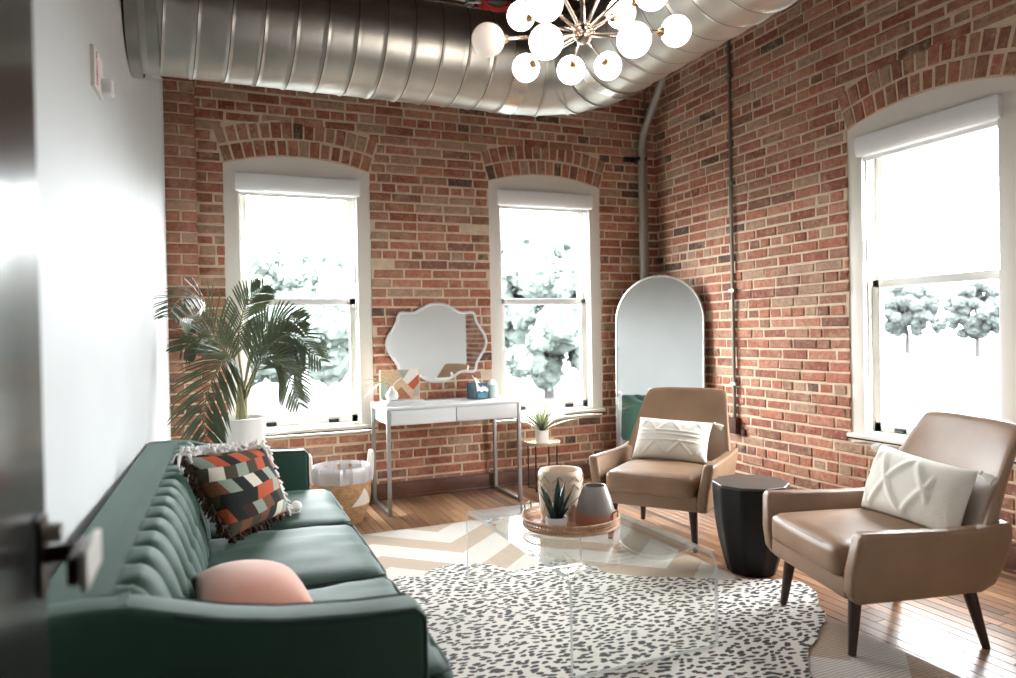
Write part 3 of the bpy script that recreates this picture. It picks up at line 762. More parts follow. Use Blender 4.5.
def blade(bm, base, d, L, wd, lean, mi=0, fold=.3, droop=0, n=7):
    """pointed leaf: d heading, lean outward"""
    hd_ = Vector((math.cos(d), math.sin(d), 0)); sd = Vector((-math.sin(d), math.cos(d), 0)); rows = []
    for i in range(n+1):
        t = i/n; p = Vector(base)+hd_*(L*lean*t*(.6+.4*t)*(1+droop*t))+Vector((0, 0, 1))*(L*math.sqrt(max(.02, 1-lean*lean))*t*(1-.55*droop*t))
        w_ = wd*(.55+1.3*t-1.9*t*t) if t < .97 else .0006
        w_ = max(w_, .0005)
        rows.append([bm.verts.new(p-sd*w_), bm.verts.new(p+hd_*(w_*fold)*-1), bm.verts.new(p+sd*w_)])
    for a, b in zip(rows, rows[1:]):
        for k in range(2): bm.faces.new((a[k], a[k+1], b[k+1], b[k])).material_index = mi
for i in range(9):
    bm = BM(); d = 2*PI*i/9+.3; blade(bm, (.012*math.cos(d), .012*math.sin(d), .045), d, random.uniform(.13, .19), .022, .25+.4*(i % 3)/2, fold=.5)
    obj('leaf', bm, M['leaf_dk'], sp, recalc=False)

# ------------------------------------------------------------------ armchairs
def softbox(bm, c, s, crown=.012, bev=.03, mi=0, n=(14, 14), seg=3):
    """cushion block: bevelled, top and sides slightly domed"""
    t = BM(); bmesh.ops.create_cube(t, size=1)
    bmesh.ops.subdivide_edges(t, edges=list(t.edges), cuts=15, use_grid_fill=True)
    for v in t.verts:
        x, y, z = v.co*2
        e = 2*bev/min(s)
        def sq(a, L):
            k = max(0, abs(a)-(1-2*bev/L))/(2*bev/L); return k
        kx, ky, kz = sq(x, s[0]), sq(y, s[1]), sq(z, s[2])
        px, py, pz = x*s[0]/2, y*s[1]/2, z*s[2]/2
        cx = max(-s[0]/2+bev, min(s[0]/2-bev, px)); cy = max(-s[1]/2+bev, min(s[1]/2-bev, py)); cz = max(-s[2]/2+bev, min(s[2]/2-bev, pz))
        d = Vector((px-cx, py-cy, pz-cz))
        if d.length > 1e-6: d = d.normalized()*bev
        p = Vector((cx, cy, cz))+d
        p.z += crown*(1-x*x)*(1-y*y)*(1 if z > 0 else -.2); p.x += .35*crown*x*(1-y*y)*(1-z*z); p.y += .35*crown*y*(1-x*x)*(1-z*z)
        v.co = p+Vector(c)
    return merge(bm, t, mi)
def armchair(label, pose, legz):
    X, Y, th = pose
    t = thing('armchair', label, 'armchair', (X, Y, 0), th, 'pair of tan leather armchairs')
    # local x = towards the back, y = sideways (0..0.5 between the legs), z up
    for nm, s in (('arm', -1), ('arm', 1)):
        yc = .25+s*.30
        # side panel outline (x, z); thickness flares outward at the front top
        prof = [(-.035, .47), (-.02, .488), (.10, .487), (.30, .482), (.48, .484), (.565, .50), (.575, .44), (.555, .34), (.52, .265), (.47, .238), (.2, .226), (-.02, .22), (-.045, .26), (-.05, .34)]
        bm = BM(); tb = BM()
        def yo(x, z, outer):
            fl = .045*max(0, (z-.22)/.26)**1.3*(1-.35*max(0, x)/.6)
            th_ = .062 if outer else 0
            return .25+s*(.262+fl+(th_ if outer else -.0))
        A = [tb.verts.new((x, yo(x, z, False), z)) for x, z in prof]; B = [tb.verts.new((x, yo(x, z, True), z)) for x, z in prof]; n = len(prof)
        tb.faces.new(A); tb.faces.new(B[::-1])
        for i in range(n): tb.faces.new((A[i], B[i], B[(i+1) % n], A[(i+1) % n]))
        bmesh.ops.recalc_face_normals(tb, faces=tb.faces)
        bmesh.ops.bevel(tb, geom=[e for e in tb.edges if e.calc_face_angle(0) > .9], offset=.016, segments=4, affect='EDGES', profile=.5)
        bmesh.ops.triangulate(tb, faces=[f for f in tb.faces if len(f.verts) > 4])
        merge(bm, tb, 0)
        a = obj(nm, bm, M['leather'], t, smooth=50)
        bm = BM(); P = [(x, yo(x, z, True)+s*.001-s*.006, z-.004) for x, z in ((-.03, .47), (.1, .478), (.3, .473), (.5, .476))]
        tube(bm, bez(P, 4), .003, 6); tube(bm, bez([(-.028, yo(-.03, .46, True)-s*.006, .46), (-.043, yo(-.04, .34, True)-s*.006, .34), (-.036, yo(-.03, .25, True)-s*.006, .25)], 4), .003, 6)
        obj('piping', bm, M['leather_dk'], a)
    # base box and front rail
    bm = BM(); box(bm, (.24, .25, .268), (.56, .555, .085), 0, .022, 3); obj('seat_frame', bm, M['leather'], t)
    bm = BM(); softbox(bm, (.225, .25, .355), (.565, .515, .125), .022, .035); c = obj('seat_cushion', bm, M['leather'], t, smooth=80)
    bm = BM()
    P = [(-.05, .02, .40), (-.055, .25, .404), (-.05, .48, .40)]
    tube(bm, [(-.046, .03, .40), (-.05, .1, .402), (-.05, .4, .402), (-.046, .47, .40)], .0035, 6); obj('piping', bm, M['leather_dk'], c)
    # backrest: curved, tapering upwards, wraps forward at its lower sides to meet the arms
    bm = BM(); nu, nv = 18, 18; G = {}
    for side in (0, 1):
        for i in range(nu+1):
            u = -1+2*i/nu
            for j in range(nv+1):
                v = j/nv; z = .29+.555*v
                hw = min(.298+.11*v, .262+.108*(1-v)**1.15)
                # rounded top corners
                zc = z
                if v > .93: hw -= .012*((v-.93)/.07)**2
                x = .455+.235*v-.03*math.sin(PI*v)*.6
                wrap = .085*abs(u)**3.2*(1-v)**1.1
                hollow = .018*(1-u*u)*math.sin(PI*v)
                thick = (.095-.03*v)*(1-.55*abs(u)**6)*(1-.55*max(0, (v-.93)/.07)**2)
                xx = x-wrap+hollow if side == 0 else x-wrap*.6+thick
                G[side, i, j] = bm.verts.new((xx, .25+u*hw, zc-.012*abs(u)**4*max(0, (v-.8)/.2)))
    for i in range(nu):
        for j in range(nv):
            bm.faces.new((G[0, i, j], G[0, i, j+1], G[0, i+1, j+1], G[0, i+1, j])); bm.faces.new((G[1, i, j], G[1, i+1, j], G[1, i+1, j+1], G[1, i, j+1]))
    for j in range(nv):
        for i in (0, nu): bm.faces.new((G[0, i, j], G[1, i, j], G[1, i, j+1], G[0, i, j+1]))
    for i in range(nu):
        for j in (0, nv): bm.faces.new((G[0, i, j], G[0, i+1, j], G[1, i+1, j], G[1, i, j]))
    b = obj('backrest', bm, M['leather'], t, smooth=70)
    sb = b.modifiers.new('subdivision', 'SUBSURF'); sb.levels = 1; sb.render_levels = 1
    # tapered splayed legs
    for (x0, y0, x1, y1), zz in zip(((.03, .02, .0, .0), (.03, .48, .0, .5), (.485, .03, .54, .0), (.485, .47, .54, .5)), legz):
        bm = BM(); tube(bm, [(x0, y0, .245), (x1, y1, zz)], [.026, .0145], 14); obj('leg', bm, M['dark_wood'], t)
    return t
POSE_A = (2.158, 1.935, -.276); POSE_B = (2.44, 3.215, .632)
armchair('tan leather armchair in front of the right window', POSE_A, (.0125, .0125, 0, 0))
armchair('tan leather armchair in front of the arched floor mirror', POSE_B, (0, 0, 0, 0))

def grid_pillow(corners, thick, n=34, relief=None, mfun=None, pinch=.10, bias=.5):
    """pillow through four corner points TL, TR, BR, BL; returns bm"""
    TL, TR, BR, BL = [Vector(c) for c in corners]
    nm = (TR-TL).cross(TL-BL).normalized()
    bm = BM(); G = {}; uvl = bm.loops.layers.uv.new('UVMap')
    for s in (1, -1):
        for i in range(n+1):
            for j in range(n+1):
                u, v = i/n, j/n
                if s == -1 and (i in (0, n) or j in (0, n)): G[s, i, j] = G[1, i, j]; continue
                a, b = 2*u-1, 2*v-1
                # edges bow inwards between the corners
                uu = .5+.5*a*(1-pinch*(1-b*b)*abs(a)**1.5); vv = .5+.5*b*(1-pinch*(1-a*a)*abs(b)**1.5)
                p = (BL*(1-uu)+BR*uu)*(1-vv)+(TL*(1-uu)+TR*uu)*vv
                h = thick*((1-a*a)*(1-b*b))**.42
                if s == 1 and relief: h += relief(u, v)*min(1, 4*(1-abs(a)))*min(1, 4*(1-abs(b)))
                q = p+nm*(h*(bias if s == 1 else -(1-bias)))
                G[s, i, j] = bm.verts.new(q)
    for s in (1, -1):
        for i in range(n):
            for j in range(n):
                q = (G[s, i, j], G[s, i+1, j], G[s, i+1, j+1], G[s, i, j+1])
                f = bm.faces.new(q if s == 1 else q[::-1]); uv4 = ((i, j), (i+1, j), (i+1, j+1), (i, j+1))
                for lp, (a, b) in zip(f.loops, uv4 if s == 1 else uv4[::-1]): lp[uvl].uv = (a/n, b/n)
    return bm, nm
def tassel(bm, p, d, L=.06, r=.016):
    p = Vector(p); d = Vector(d).normalized(); sphere(bm, p+d*.008, .009, 0, 10, 8)
    for k in range(12):
        a = 2*PI*k/12; s = d.orthogonal().normalized(); s2 = d.cross(s)
        tube(bm, [p+d*.012, p+d*L*.5+(s*math.cos(a)+s2*math.sin(a))*r*.6, p+d*L+(s*math.cos(a)+s2*math.sin(a))*r], .0035, 5)
def to_world(pose, v):
    X, Y, th = pose; return Vector((X+v[0]*math.cos(th)-v[1]*math.sin(th), Y+v[0]*math.sin(th)+v[1]*math.cos(th), v[2]))
def chair_pillow(label, pose, cs, relief, tass):
    C4 = [to_world(pose, c) for c in cs]; c0 = sum(C4, Vector())/4; c0.z = min(c.z for c in C4)
    t = thing('lumbar_pillow', label, 'pillow', c0, 0, 'ivory lumbar pillows on the armchairs')
    bm, nm = grid_pillow([c-c0 for c in C4], .15, 60, relief, None, .06, .62); obj('cover', bm, M['ivory'], t, smooth=70)
    for k in tass:
        c = C4[k]-c0; mid = sum(C4, Vector())/4-c0
        bm = BM(); d = (c-mid).normalized()+Vector((0, 0, -.9)); tassel(bm, c, d); obj('tassel', bm, M['ivory'], t)
def diamond(u, v):
    # raised tufted lozenges
    a = abs(((u*2.6+v*1.1) % 1)-.5)*2; b = abs(((u*2.6-v*1.1+.15) % 1)-.5)*2
    l_ = min(a, b); return (.017*math.exp(-(l_/.2)**2)+.003*math.sin(u*190)*math.sin(v*120)*math.exp(-(l_/.25)**2)) if u < .8 else 0
def bands(u, v):
    h = 0
    for vc in (.40, .54, .63): h += .008*math.exp(-((v-vc)/.02)**2)
    z = abs(((u*3) % 1)-.5)*2
    d = min(abs(v-(.08+.30*z)), abs(v-(.92-.30*z))); h += .010*math.exp(-(d/.03)**2)
    return h
chair_pillow('long ivory pillow with raised lozenges on the armchair by the right window', POSE_A,
             [(.46, .485, .695), (.52, .0, .665), (.42, -.01, .42), (.36, .485, .42)], diamond, (0, 1))
chair_pillow('long ivory pillow with woven triangles on the armchair before the floor mirror', POSE_B,
             [(.455, .475, .668), (.455, .015, .652), (.33, .02, .425), (.33, .49, .425)], bands, (1, 3))

# ------------------------------------------------------------------ black drum table
dt = thing('drum_side_table', 'black fluted drum side table standing between the two armchairs', 'side table', (2.505, 2.85, 0))
NF = 10
def flute(a, z): k = (a*NF/(2*PI)) % 1; return 1-.055*math.sin(PI*k)
bm = BM(); lathe(bm, [(.105, 0), (.118, .004), (.135, .06), (.158, .16), (.174, .26), (.182, .36), (.185, .43), (.184, .436)], n=NF*8, mod=flute); obj('drum_body', bm, M['black_wood'], dt, smooth=40)
bm = BM(); lathe(bm, [(.183, .436), (.186, .438), (.186, .446), (.183, .449)], n=NF*8, mod=flute); obj('table_top', bm, M['drum_top'], dt)

# ------------------------------------------------------------------ sofa
SRX, SRY, SROT = -.318, 1.50, -.022
sofa = thing('sofa', 'long green velvet sofa with tufted back along the white wall', 'sofa', (SRX, SRY, 0), SROT)
SL, SAW, SAD, SBH, SAH, SEAT = 2.42, .11, .745, .722, .635, .445   # length, arm width, arm depth, back/arm height, seat height
# local x: out from the wall, y: along the wall
bm = BM(); box(bm, (.40, SL/2, .215), (.76, SL-.02, .16), 0, .015); obj('base_frame', bm, M['velvet'], sofa)
for x in (.08, .70):
    for y in (.08, SL-.08):
        bm = BM(); tube(bm, [(x, y, .15), (x, y, 0.013 if x > .5 else 0.0)], [.024, .016], 12); obj('leg', bm, M['dark_wood'], sofa)
P_ = .146
def tuft(u, t):
    """padding height above the pleats; u along the back, t 0 top .. 1 seat"""
    k = u/P_; fr = abs((k % 1)-.5)*2            # 1 on vertical pleat, 0 mid channel
    if t < .40: d = (1-fr)
    elif t < .72:
        q = (t-.40)/.32; a = (k % 1)
        d = 2*min(abs(a-.5*q), abs(a-(1-.5*q)), abs(a+1-.5*q-.0), abs(a-1+.5*q)); d = min(1, d)
        d = min(d, 1)
    else:
        d = 1-abs(((k+.5) % 1)-.5)*2
    edge = min(1, t/.10)
    bt = 0
    for tt, off in ((.40, 0), (.72, .5)):
        kk = round(k-off)+off; bt = max(bt, math.exp(-(((k-kk)*P_/.028)**2+((t-tt)*.36/.03)**2)))
    return (.020*(1-(1-max(0, d))**3.4)*(.25+.75*edge))-.018*bt
prof = bez([(.085, 0, .722), (.135, 0, .724), (.182, 0, .706), (.212, 0, .655), (.236, 0, .58), (.256, 0, .50), (.268, 0, .42)], 12)
bm = BM(); NU = 330; G = []
lens = [0]
for a, b in zip(prof, prof[1:]): lens.append(lens[-1]+(b-a).length)
fr_ = frames(prof, Vector((0, 0, 1)))
U0, U1 = SAW-.015, SL-SAW+.015
for i in range(NU+1):
    u = U0+(U1-U0)*i/NU; row = []
    for p, (T, N, B), ln in zip(prof, fr_, lens):
        t = ln/lens[-1]
        nrm = Vector((-T.z, 0, T.x)) * (-1)
        if nrm.x < 0: nrm = -nrm
        if t < .08: nrm = Vector((.3, 0, 1)).normalized()
        h = tuft(u, max(0, (t-.13)/.87)) if t > .13 else 0
        e = min(1, (u-U0)/.04, (U1-u)/.04)
        row.append(bm.verts.new(Vector((p.x, u, p.z))+nrm*(h*max(0, e))))
    G.append(row)
for A, B in zip(G, G[1:]):
    for k in range(len(prof)-1): bm.faces.new((A[k], A[k+1], B[k+1], B[k]))
obj('tufted_back', bm, M['velvet'], sofa, smooth=80)
# outer shell of the back, rounded into the arms
bm = BM(); t = BM(); bx(t, .003, .17, .03, SL-.03, .16, .7215)
for v in t.verts: pass
bmesh.ops.bevel(t, geom=[e for e in t.edges if (abs(e.verts[0].co.z-.724) < .001 and abs(e.verts[1].co.z-.724) < .001)], offset=.028, segments=4, affect='EDGES', profile=.5)
merge(bm, t, 0); obj('back_shell', bm, M['velvet'], sofa, smooth=50)
for k in range(17):
    for tt, off in ((.40, 0), (.72, .5)):
        u = (k+off)*P_
        if not (U0+.05 < u < U1-.05): continue
        ti = .13+.87*tt; j = min(range(len(lens)), key=lambda q: abs(lens[q]/lens[-1]-ti)); p = prof[j]
        bm = BM(); sphere(bm, (0, 0, 0), .012, 0, 10, 8); obj('button', bm, M['velvet'], sofa, (p.x-.004, u, p.z))
for y0 in (0, SL-SAW):
    bm = BM(); t = BM()
    side = [(.0, .16), (SAD-.004, .16), (SAD, .20), (SAD, SAH-.02), (SAD-.02, SAH), (.60, SAH+.004), (.45, SAH+.018), (.34, SAH+.038), (.25, SAH+.064), (.18, SAH+.084), (.12, SBH+.002), (.0, SBH)]
    prism(t, side, y0, y0+SAW, 0, 'y')
    bmesh.ops.recalc_face_normals(t, faces=t.faces)
    bmesh.ops.bevel(t, geom=[e for e in t.edges if e.calc_face_angle(0) > 1.2], offset=.022, segments=4, affect='EDGES', profile=.5)
    bmesh.ops.triangulate(t, faces=[f for f in t.faces if len(f.verts) > 4]); merge(bm, t, 0)
    a = obj('arm', bm, M['velvet'], sofa, smooth=50)
    bm = BM()
    for yy in (y0+.006, y0+SAW-.006): tube(bm, [(SAD-.004, yy, .18), (SAD-.004, yy, SAH-.02), (SAD-.024, yy, SAH-.003), (.60, yy, SAH+.001), (.45, yy, SAH+.014), (.34, yy, SAH+.034), (.25, yy, SAH+.06)], .004, 6)
    obj('piping', bm, M['velvet_cord'], a)
cw = (SL-2*SAW)/3
for k in range(3):
    y0 = SAW+cw*k; bm = BM()
    softbox(bm, (.545, y0+cw/2, .365), (.60, cw-.006, .145), .026, .04)
    for v in bm.verts:      # soft wrinkles in the velvet
        if v.co.z > .42: v.co.z += .010*mnoise.noise(Vector((v.co.x*5, v.co.y*13, k*3.7)))+.005*mnoise.noise(Vector((v.co.x*14, v.co.y*30, k*1.7)))
    c = obj('seat_cushion', bm, M['velvet'], sofa, smooth=80)
    bm = BM(); tube(bm, [(.30, y0+.012, .43), (.80, y0+.012, .43), (.832, y0+.03, .425), (.838, y0+.06, .425), (.838, y0+cw-.06, .425), (.832, y0+cw-.03, .425), (.80, y0+cw-.012, .43), (.30, y0+cw-.012, .43)], .0045, 6)
    obj('piping', bm, M['velvet_cord'], c)

# patchwork pillow, fringed
PC = [(-.10, 2.93, .785), (.207, 3.13, .765), (.305, 3.21, .462), (.065, 2.885, .462)]
c0 = Vector((.12, 3.05, .47))
pw = thing('patchwork_pillow', 'square patchwork pillow in rust, black and cream with white fringe on the green sofa', 'pillow', c0)
def patch_mat():
    m = bpy.data.materials.new('patchwork_wool'); m.use_nodes = True; n, l = nt(m); b = n['Principled BSDF']; b.inputs['Roughness'].default_value = .95
    def ma(op, a, bb=None, c=None):
        q = n.new('ShaderNodeMath'); q.operation = op
        for i, v in enumerate((a, bb, c)):
            if v is None: continue
            if isinstance(v, (int, float)): q.inputs[i].default_value = v
            else: l.new(v, q.inputs[i])
        return q.outputs[0]
    uv = n.new('ShaderNodeUVMap'); sx = n.new('ShaderNodeSeparateXYZ'); l.new(uv.outputs[0], sx.inputs[0])
    v = ma('ADD', ma('MULTIPLY', sx.outputs['Y'], 6.2), ma('MULTIPLY', ma('SINE', ma('MULTIPLY', sx.outputs['X'], 5.0)), .25))
    row = ma('FLOOR', v); fv = ma('SUBTRACT', ma('FRACT', v), .5)
    par = ma('SUBTRACT', ma('MULTIPLY', ma('MODULO', row, 2), 2), 1)
    u = ma('ADD', ma('MULTIPLY', sx.outputs['X'], 7.2), ma('ADD', ma('MULTIPLY', row, .37), ma('MULTIPLY', ma('MULTIPLY', fv, par), .42)))
    col = ma('FLOOR', u)
    cb = n.new('ShaderNodeCombineXYZ'); l.new(col, cb.inputs[0]); l.new(row, cb.inputs[1]); cb.inputs[2].default_value = 4.0
    wn = n.new('ShaderNodeTexWhiteNoise'); wn.noise_dimensions = '3D'; l.new(cb.outputs[0], wn.inputs['Vector'])
    rp = n.new('ShaderNodeValToRGB'); rp.color_ramp.interpolation = 'CONSTANT'; el = rp.color_ramp.elements
    cs = [(0, (32, 35, 34)), (.26, (74, 66, 48)), (.42, (186, 86, 56)), (.60, (124, 76, 54)), (.74, (224, 216, 200)), (.86, (150, 160, 146)), (.93, (60, 40, 32))]
    while len(el) < len(cs): el.new(.5)
    for i, (p, c) in enumerate(cs): el[i].position = p; el[i].color = (*lin(c), 1)
    l.new(wn.outputs['Value'], rp.inputs[0]); l.new(rp.outputs[0], b.inputs['Base Color'])
    no = n.new('ShaderNodeTexNoise'); no.inputs['Scale'].default_value = 200; tc = n.new('ShaderNodeTexCoord'); l.new(tc.outputs['Object'], no.inputs['Vector'])
    bp = n.new('ShaderNodeBump'); bp.inputs['Strength'].default_value = .5; bp.inputs['Distance'].default_value = .006; l.new(no.outputs['Fac'], bp.inputs['Height']); l.new(bp.outputs[0], b.inputs['Normal'])
    return m
bm, nm = grid_pillow([Vector(c)-c0 for c in PC], .17, 48, None, None, .05, .62)
obj('cover', bm, patch_mat(), pw, smooth=70)
def fringe(bm, a, b, n, L, out):
    a, b = Vector(a), Vector(b)
    for i in range(n):
        p = a.lerp(b, (i+.5)/n)
        for q in range(3):
            d = (Vector(out)+Vector((random.uniform(-.6, .6), random.uniform(-.6, .6), random.uniform(-.5, .5)))).normalized()
            m_ = p+d*L*.5+Vector((0, 0, .01)); e = p+d*L+Vector((0, 0, -.25*L))
            tube(bm, [p, m_, e], [.006, .008, .004], 5)
Q = [Vector(c)-c0 for c in PC]; mid = sum(Q, Vector())/4
bm = BM(); fringe(bm, Q[0], Q[1], 26, .045, (Q[0]+Q[1])/2-mid); fringe(bm, Q[1], Q[2], 26, .035, (Q[1]+Q[2])/2-mid)
obj('fringe', bm, M['fringe'], pw)
bm = BM(); fringe(bm, Q[3], Q[2], 22, .03, (Q[3]+Q[2])/2-mid); fringe(bm, Q[0], Q[3], 22, .025, (Q[0]+Q[3])/2-mid)
obj('dark_fringe', bm, PATCH[6], pw)
bm = BM(); tassel(bm, Q[2], (.7, .3, .1), .05, .03); sphere(bm, Q[2]+Vector((.045, .03, .02)), .024); obj('corner_pompom', bm, M['fringe'], pw)
# blush pillow
c0 = Vector((.11, 2.05, .455))
pk = thing('blush_pillow', 'plump plain blush pink velvet pillow behind the near sofa arm', 'pillow', c0)
bm, nm = grid_pillow([Vector(c)-c0 for c in ((-.045, 2.24, .535), (.225, 2.27, .49), (.265, 1.93, .475), (-.04, 1.84, .52))], .17, 40, None, None, .04, .55)
obj('cover', bm, M['pink'], pk, smooth=80)

# ------------------------------------------------------------------ palm
pm = thing('potted_palm', 'tall areca palm in a white planter before the left window', 'plant', (.195, 4.78, 0))
bm = BM(); lathe(bm, [(.095, 0), (.105, .004), (.122, .30), (.148, .70), (.150, .722), (.142, .724), (.138, .70), (.13, .64)], n=48, cap1=False); obj('planter', bm, M['white_matte'], pm)
bm = BM(); lathe(bm, [(.134, .67), (.07, .685), (.003, .69)], n=32, cap0=False); obj('soil', bm, M['soil'], pm)
def pix(px, py, Y): d = ray(px, py); return CO+d*(Y/d.y)-Vector((.195, 4.78, 0))
def frond(P, L, n=20, wd=.0095, droop=.35, face=(0, -.8, .5)):
    """feather leaf along the curve P: rachis with folded leaflets on both sides"""
    c = bez(P, 12); bm = BM(); tube(bm, c, [.0065*(1-i/len(c))+.0015 for i in range(len(c))], 5, 1)
    for i in range(n*2):
        t = .22+.78*(i+.5)/(n*2); idx = min(len(c)-2, int(t*(len(c)-1))); p = c[idx]; T = (c[idx+1]-c[idx]).normalized()
        sd = T.cross(Vector(face)).normalized()
        upv = sd.cross(T).normalized(); s = 1 if i % 2 else -1
        ll = L*math.sin(PI*min(1, (.12+.88*(1-(t-.22)/.78)**.8)*.62))*random.uniform(.9, 1.08)
        d = (T*.95+sd*s*.8+upv*.12).normalized(); g = Vector((0, 0, -1))
        q0 = p; q1 = p+d*ll*.45+g*ll*droop*.10; q2 = p+d*ll*.85+g*ll*droop*.42; q3 = p+d*ll*1.0+g*ll*droop*.62
        rows = []
        for q, w_ in ((q0, .35), (q1, 1), (q2, .65), (q3, .05)):
            nn = d.cross(upv).normalized()*wd*w_
            rows.append((bm.verts.new(q-nn+upv*wd*.3*w_), bm.verts.new(q), bm.verts.new(q+nn+upv*wd*.3*w_)))
        for a, b in zip(rows, rows[1:]):
            for k in range(2): bm.faces.new((a[k], a[k+1], b[k+1], b[k]))
    return bm
ST = [((.20, 4.78), 3), ((.16, 4.80), 2), ((.23, 4.74), 2)]
CRN = (243, 372)
FR = [  # pixel path (x, y, depth) of each frond from the crown
    [(240, 385, 4.78), (228, 340, 4.70), (205, 302, 4.50), (182, 298, 4.25), (166, 318, 4.02)],
    [(242, 380, 4.80), (238, 340, 4.84), (246, 305, 4.88), (264, 285, 4.92)],
    [(244, 385, 4.78), (256, 345, 4.74), (276, 322, 4.68), (306, 320, 4.64)],
    [(246, 390, 4.76), (264, 352, 4.66), (292, 335, 4.58), (322, 362, 4.50)],
    [(247, 395, 4.74), (262, 362, 4.62), (282, 366, 4.54), (300, 406, 4.46)],
    [(240, 390, 4.72), (232, 358, 4.50), (218, 368, 4.34), (205, 404, 4.26), (206, 438, 4.24)],
    [(240, 388, 4.74), (226, 352, 4.62), (204, 338, 4.52), (180, 352, 4.44)],
    [(239, 386, 4.80), (224, 350, 4.78), (200, 322, 4.62), (176, 316, 4.45)],
    [(245, 385, 4.80), (252, 350, 4.90), (268, 335, 4.98), (284, 352, 5.02)]]
for i, pth in enumerate(FR):
    base = Vector((.03*math.cos(i*2.4), .03*math.sin(i*2.4), .69)); P = [pix(*q) for q in pth]
    f = obj('frond', frond(P, .215 if i != 5 else .28, 24 if i != 5 else 28, .0075, .3, (random.uniform(-.4, .4), -.9, random.uniform(.15, .7))), [M['leaf'], M['stem']], pm, smooth=0, recalc=False)
    bm = BM(); tube(bm, bez([base, base.lerp(P[0], .55)+Vector((0, 0, .02)), P[0]], 6), [.013-.0003*k for k in range(13)], 8); obj('stem', bm, M['stem'], f)
bm = BM(); tube(bm, [(.0, 0, .685), (.0, 0, .80), (.01, 0, .95)], [.03, .026, .015], 12); obj('trunk_sheath', bm, M['stem'], pm)

# ------------------------------------------------------------------ basket with liner
bk = thing('belly_basket', 'woven seagrass basket with white triangles and clear liner beside the desk', 'basket', (.80, 4.76, 0))
bm = BM()
prof_ = [(.115, 0), (.13, .004), (.155, .06), (.18, .13), (.19, .20), (.188, .26), (.182, .32), (.184, .35)]
def brad(z):
    for (r0, z0), (r1, z1) in zip(prof_, prof_[1:]):
        if z <= z1: return r0+(r1-r0)*(z-z0)/(z1-z0)
    return prof_[-1][0]
pr = []
for i in range(71):
    z = .35*i/70; pr.append((brad(z)+.003*abs(math.sin(PI*z/.0125)), z))
lathe(bm, pr, n=140, cap1=False)
lathe(bm, [(.178, .35), (.175, .2), (.14, .05), (.11, .012)], n=40, cap0=False)
for f in bm.faces:
    c = f.calc_center_median(); a = math.atan2(c.y, c.x); k = abs(((a*5/(2*PI)+.2) % 1)-.5)*2
    if .13 < c.z < .24 and k < (.24-c.z)/.11*.8: f.material_index = 1
obj('basket_body', bm, [M['seagrass'], M['ivory']], bk)
for s in (-1, 1):
    bm = BM(); P = bez([(s*.186, -.045, .27), (s*.195, -.045, .37), (s*.20, -.03, .44), (s*.20, .03, .44), (s*.195, .045, .37), (s*.186, .045, .27)], 6); tube(bm, P, .014, 10); obj('handle', bm, M['ivory'], bk)
bm = BM(); lr = random.Random(3)
lathe(bm, [(.06, .05), (.14, .12), (.172, .25), (.176, .352), (.186, .375), (.196, .355), (.198, .31), (.194, .275)], n=64, cap0=False, cap1=False, mod=lambda a, z: 1+.025*math.sin(13*a+20*z)+.02*math.sin(29*a+3)*(z > .2))
obj('plastic_liner', bm, M['liner'], bk)

# ------------------------------------------------------------------ desk
DX0, DX1, DY0, DY1, DH = 1.105, 2.085, 4.735, 5.235, .73
dk = thing('console_desk', 'white console desk on grey steel frame legs under the wavy mirror', 'desk', ((DX0+DX1)/2, (DY0+DY1)/2, 0))
hxd, hyd = (DX1-DX0)/2, (DY1-DY0)/2
bm = BM(); bx(bm, -hxd, hxd, -hyd, hyd, DH-.016, DH, 0, .002); bx(bm, -hxd+.028, hxd-.028, -hyd+.02, hyd, DH-.125, DH-.016, 0, .002); obj('desk_case', bm, M['white_lac'], dk)
for s in (-1, 1):
    bm = BM(); bx(bm, s*.004, s*(hxd-.03), -hyd-.002, -hyd+.022, DH-.118, DH-.020, 0, .003); obj('drawer', bm, M['white_lac'], dk)
    bm = BM(); x = s*(hxd-.013)
    for y in (-hyd+.013, hyd-.013): bx(bm, x-.0125, x+.0125, y-.0125, y+.0125, 0, DH-.016, 0, .0015)
    bx(bm, x-.0125, x+.0125, -hyd+.02, hyd-.02, 0, .025, 0, .0015); bx(bm, x-.0125, x+.0125, -hyd+.02, hyd-.02, DH-.04, DH-.016, 0, .0015)
    obj('leg_frame', bm, M['steel'], dk)
# white books under the art block
for i, (lab, x0, x1, z, h, dy) in enumerate((('lower of two white books under the chevron art block on the desk', 1.12, 1.405, DH, .018, .0), ('upper of two white books under the chevron art block on the desk', 1.135, 1.395, DH+.018, .015, .006))):
    t = thing('book', lab, 'book', ((x0+x1)/2, 4.93+dy, z), R(1.5*i), 'white books on the desk'); hx_ = (x1-x0)/2
    bm = BM(); bx(bm, -hx_, hx_, -.10, .10, h-.003, h, 0, .001); bx(bm, -hx_, hx_, -.10, .10, 0, .003, 0, .001); bx(bm, -hx_, hx_, -.10, -.096, 0, h, 0, .001); obj('cover', bm, M['white_lac'], t)
    bm = BM(); bx(bm, -hx_+.004, hx_-.004, -.096, .096, .003, h-.003); obj('pages', bm, M['ivory'], t)
BZ = DH+.033
ar = thing('art_block', 'square art block of wood chevrons in rust, white and grey green on white books', 'art', (1.262, 4.985, BZ))
bm = BM(); HA = .21; WA = .142; bx(bm, -WA, WA, -.012, .012, 0, HA, 0, .002); obj('panel', bm, M['art_b'], ar)
def shape(pts, mt, nm, y=-.0135):
    bm = BM(); prism(bm, [((a-.5)*2*WA, b*HA) for a, b in pts], y, -.011, 0, 'y'); obj(nm, bm, mt, ar, smooth=0)
shape([(0.01, .02), (.22, .02), (.30, .30), (.10, .52), (.01, .62)], M['art_a'], 'painted_stripe')
shape([(.45, .99), (.74, .99), (.60, .72), (.5, .84)], M['art_a'], 'painted_stripe')
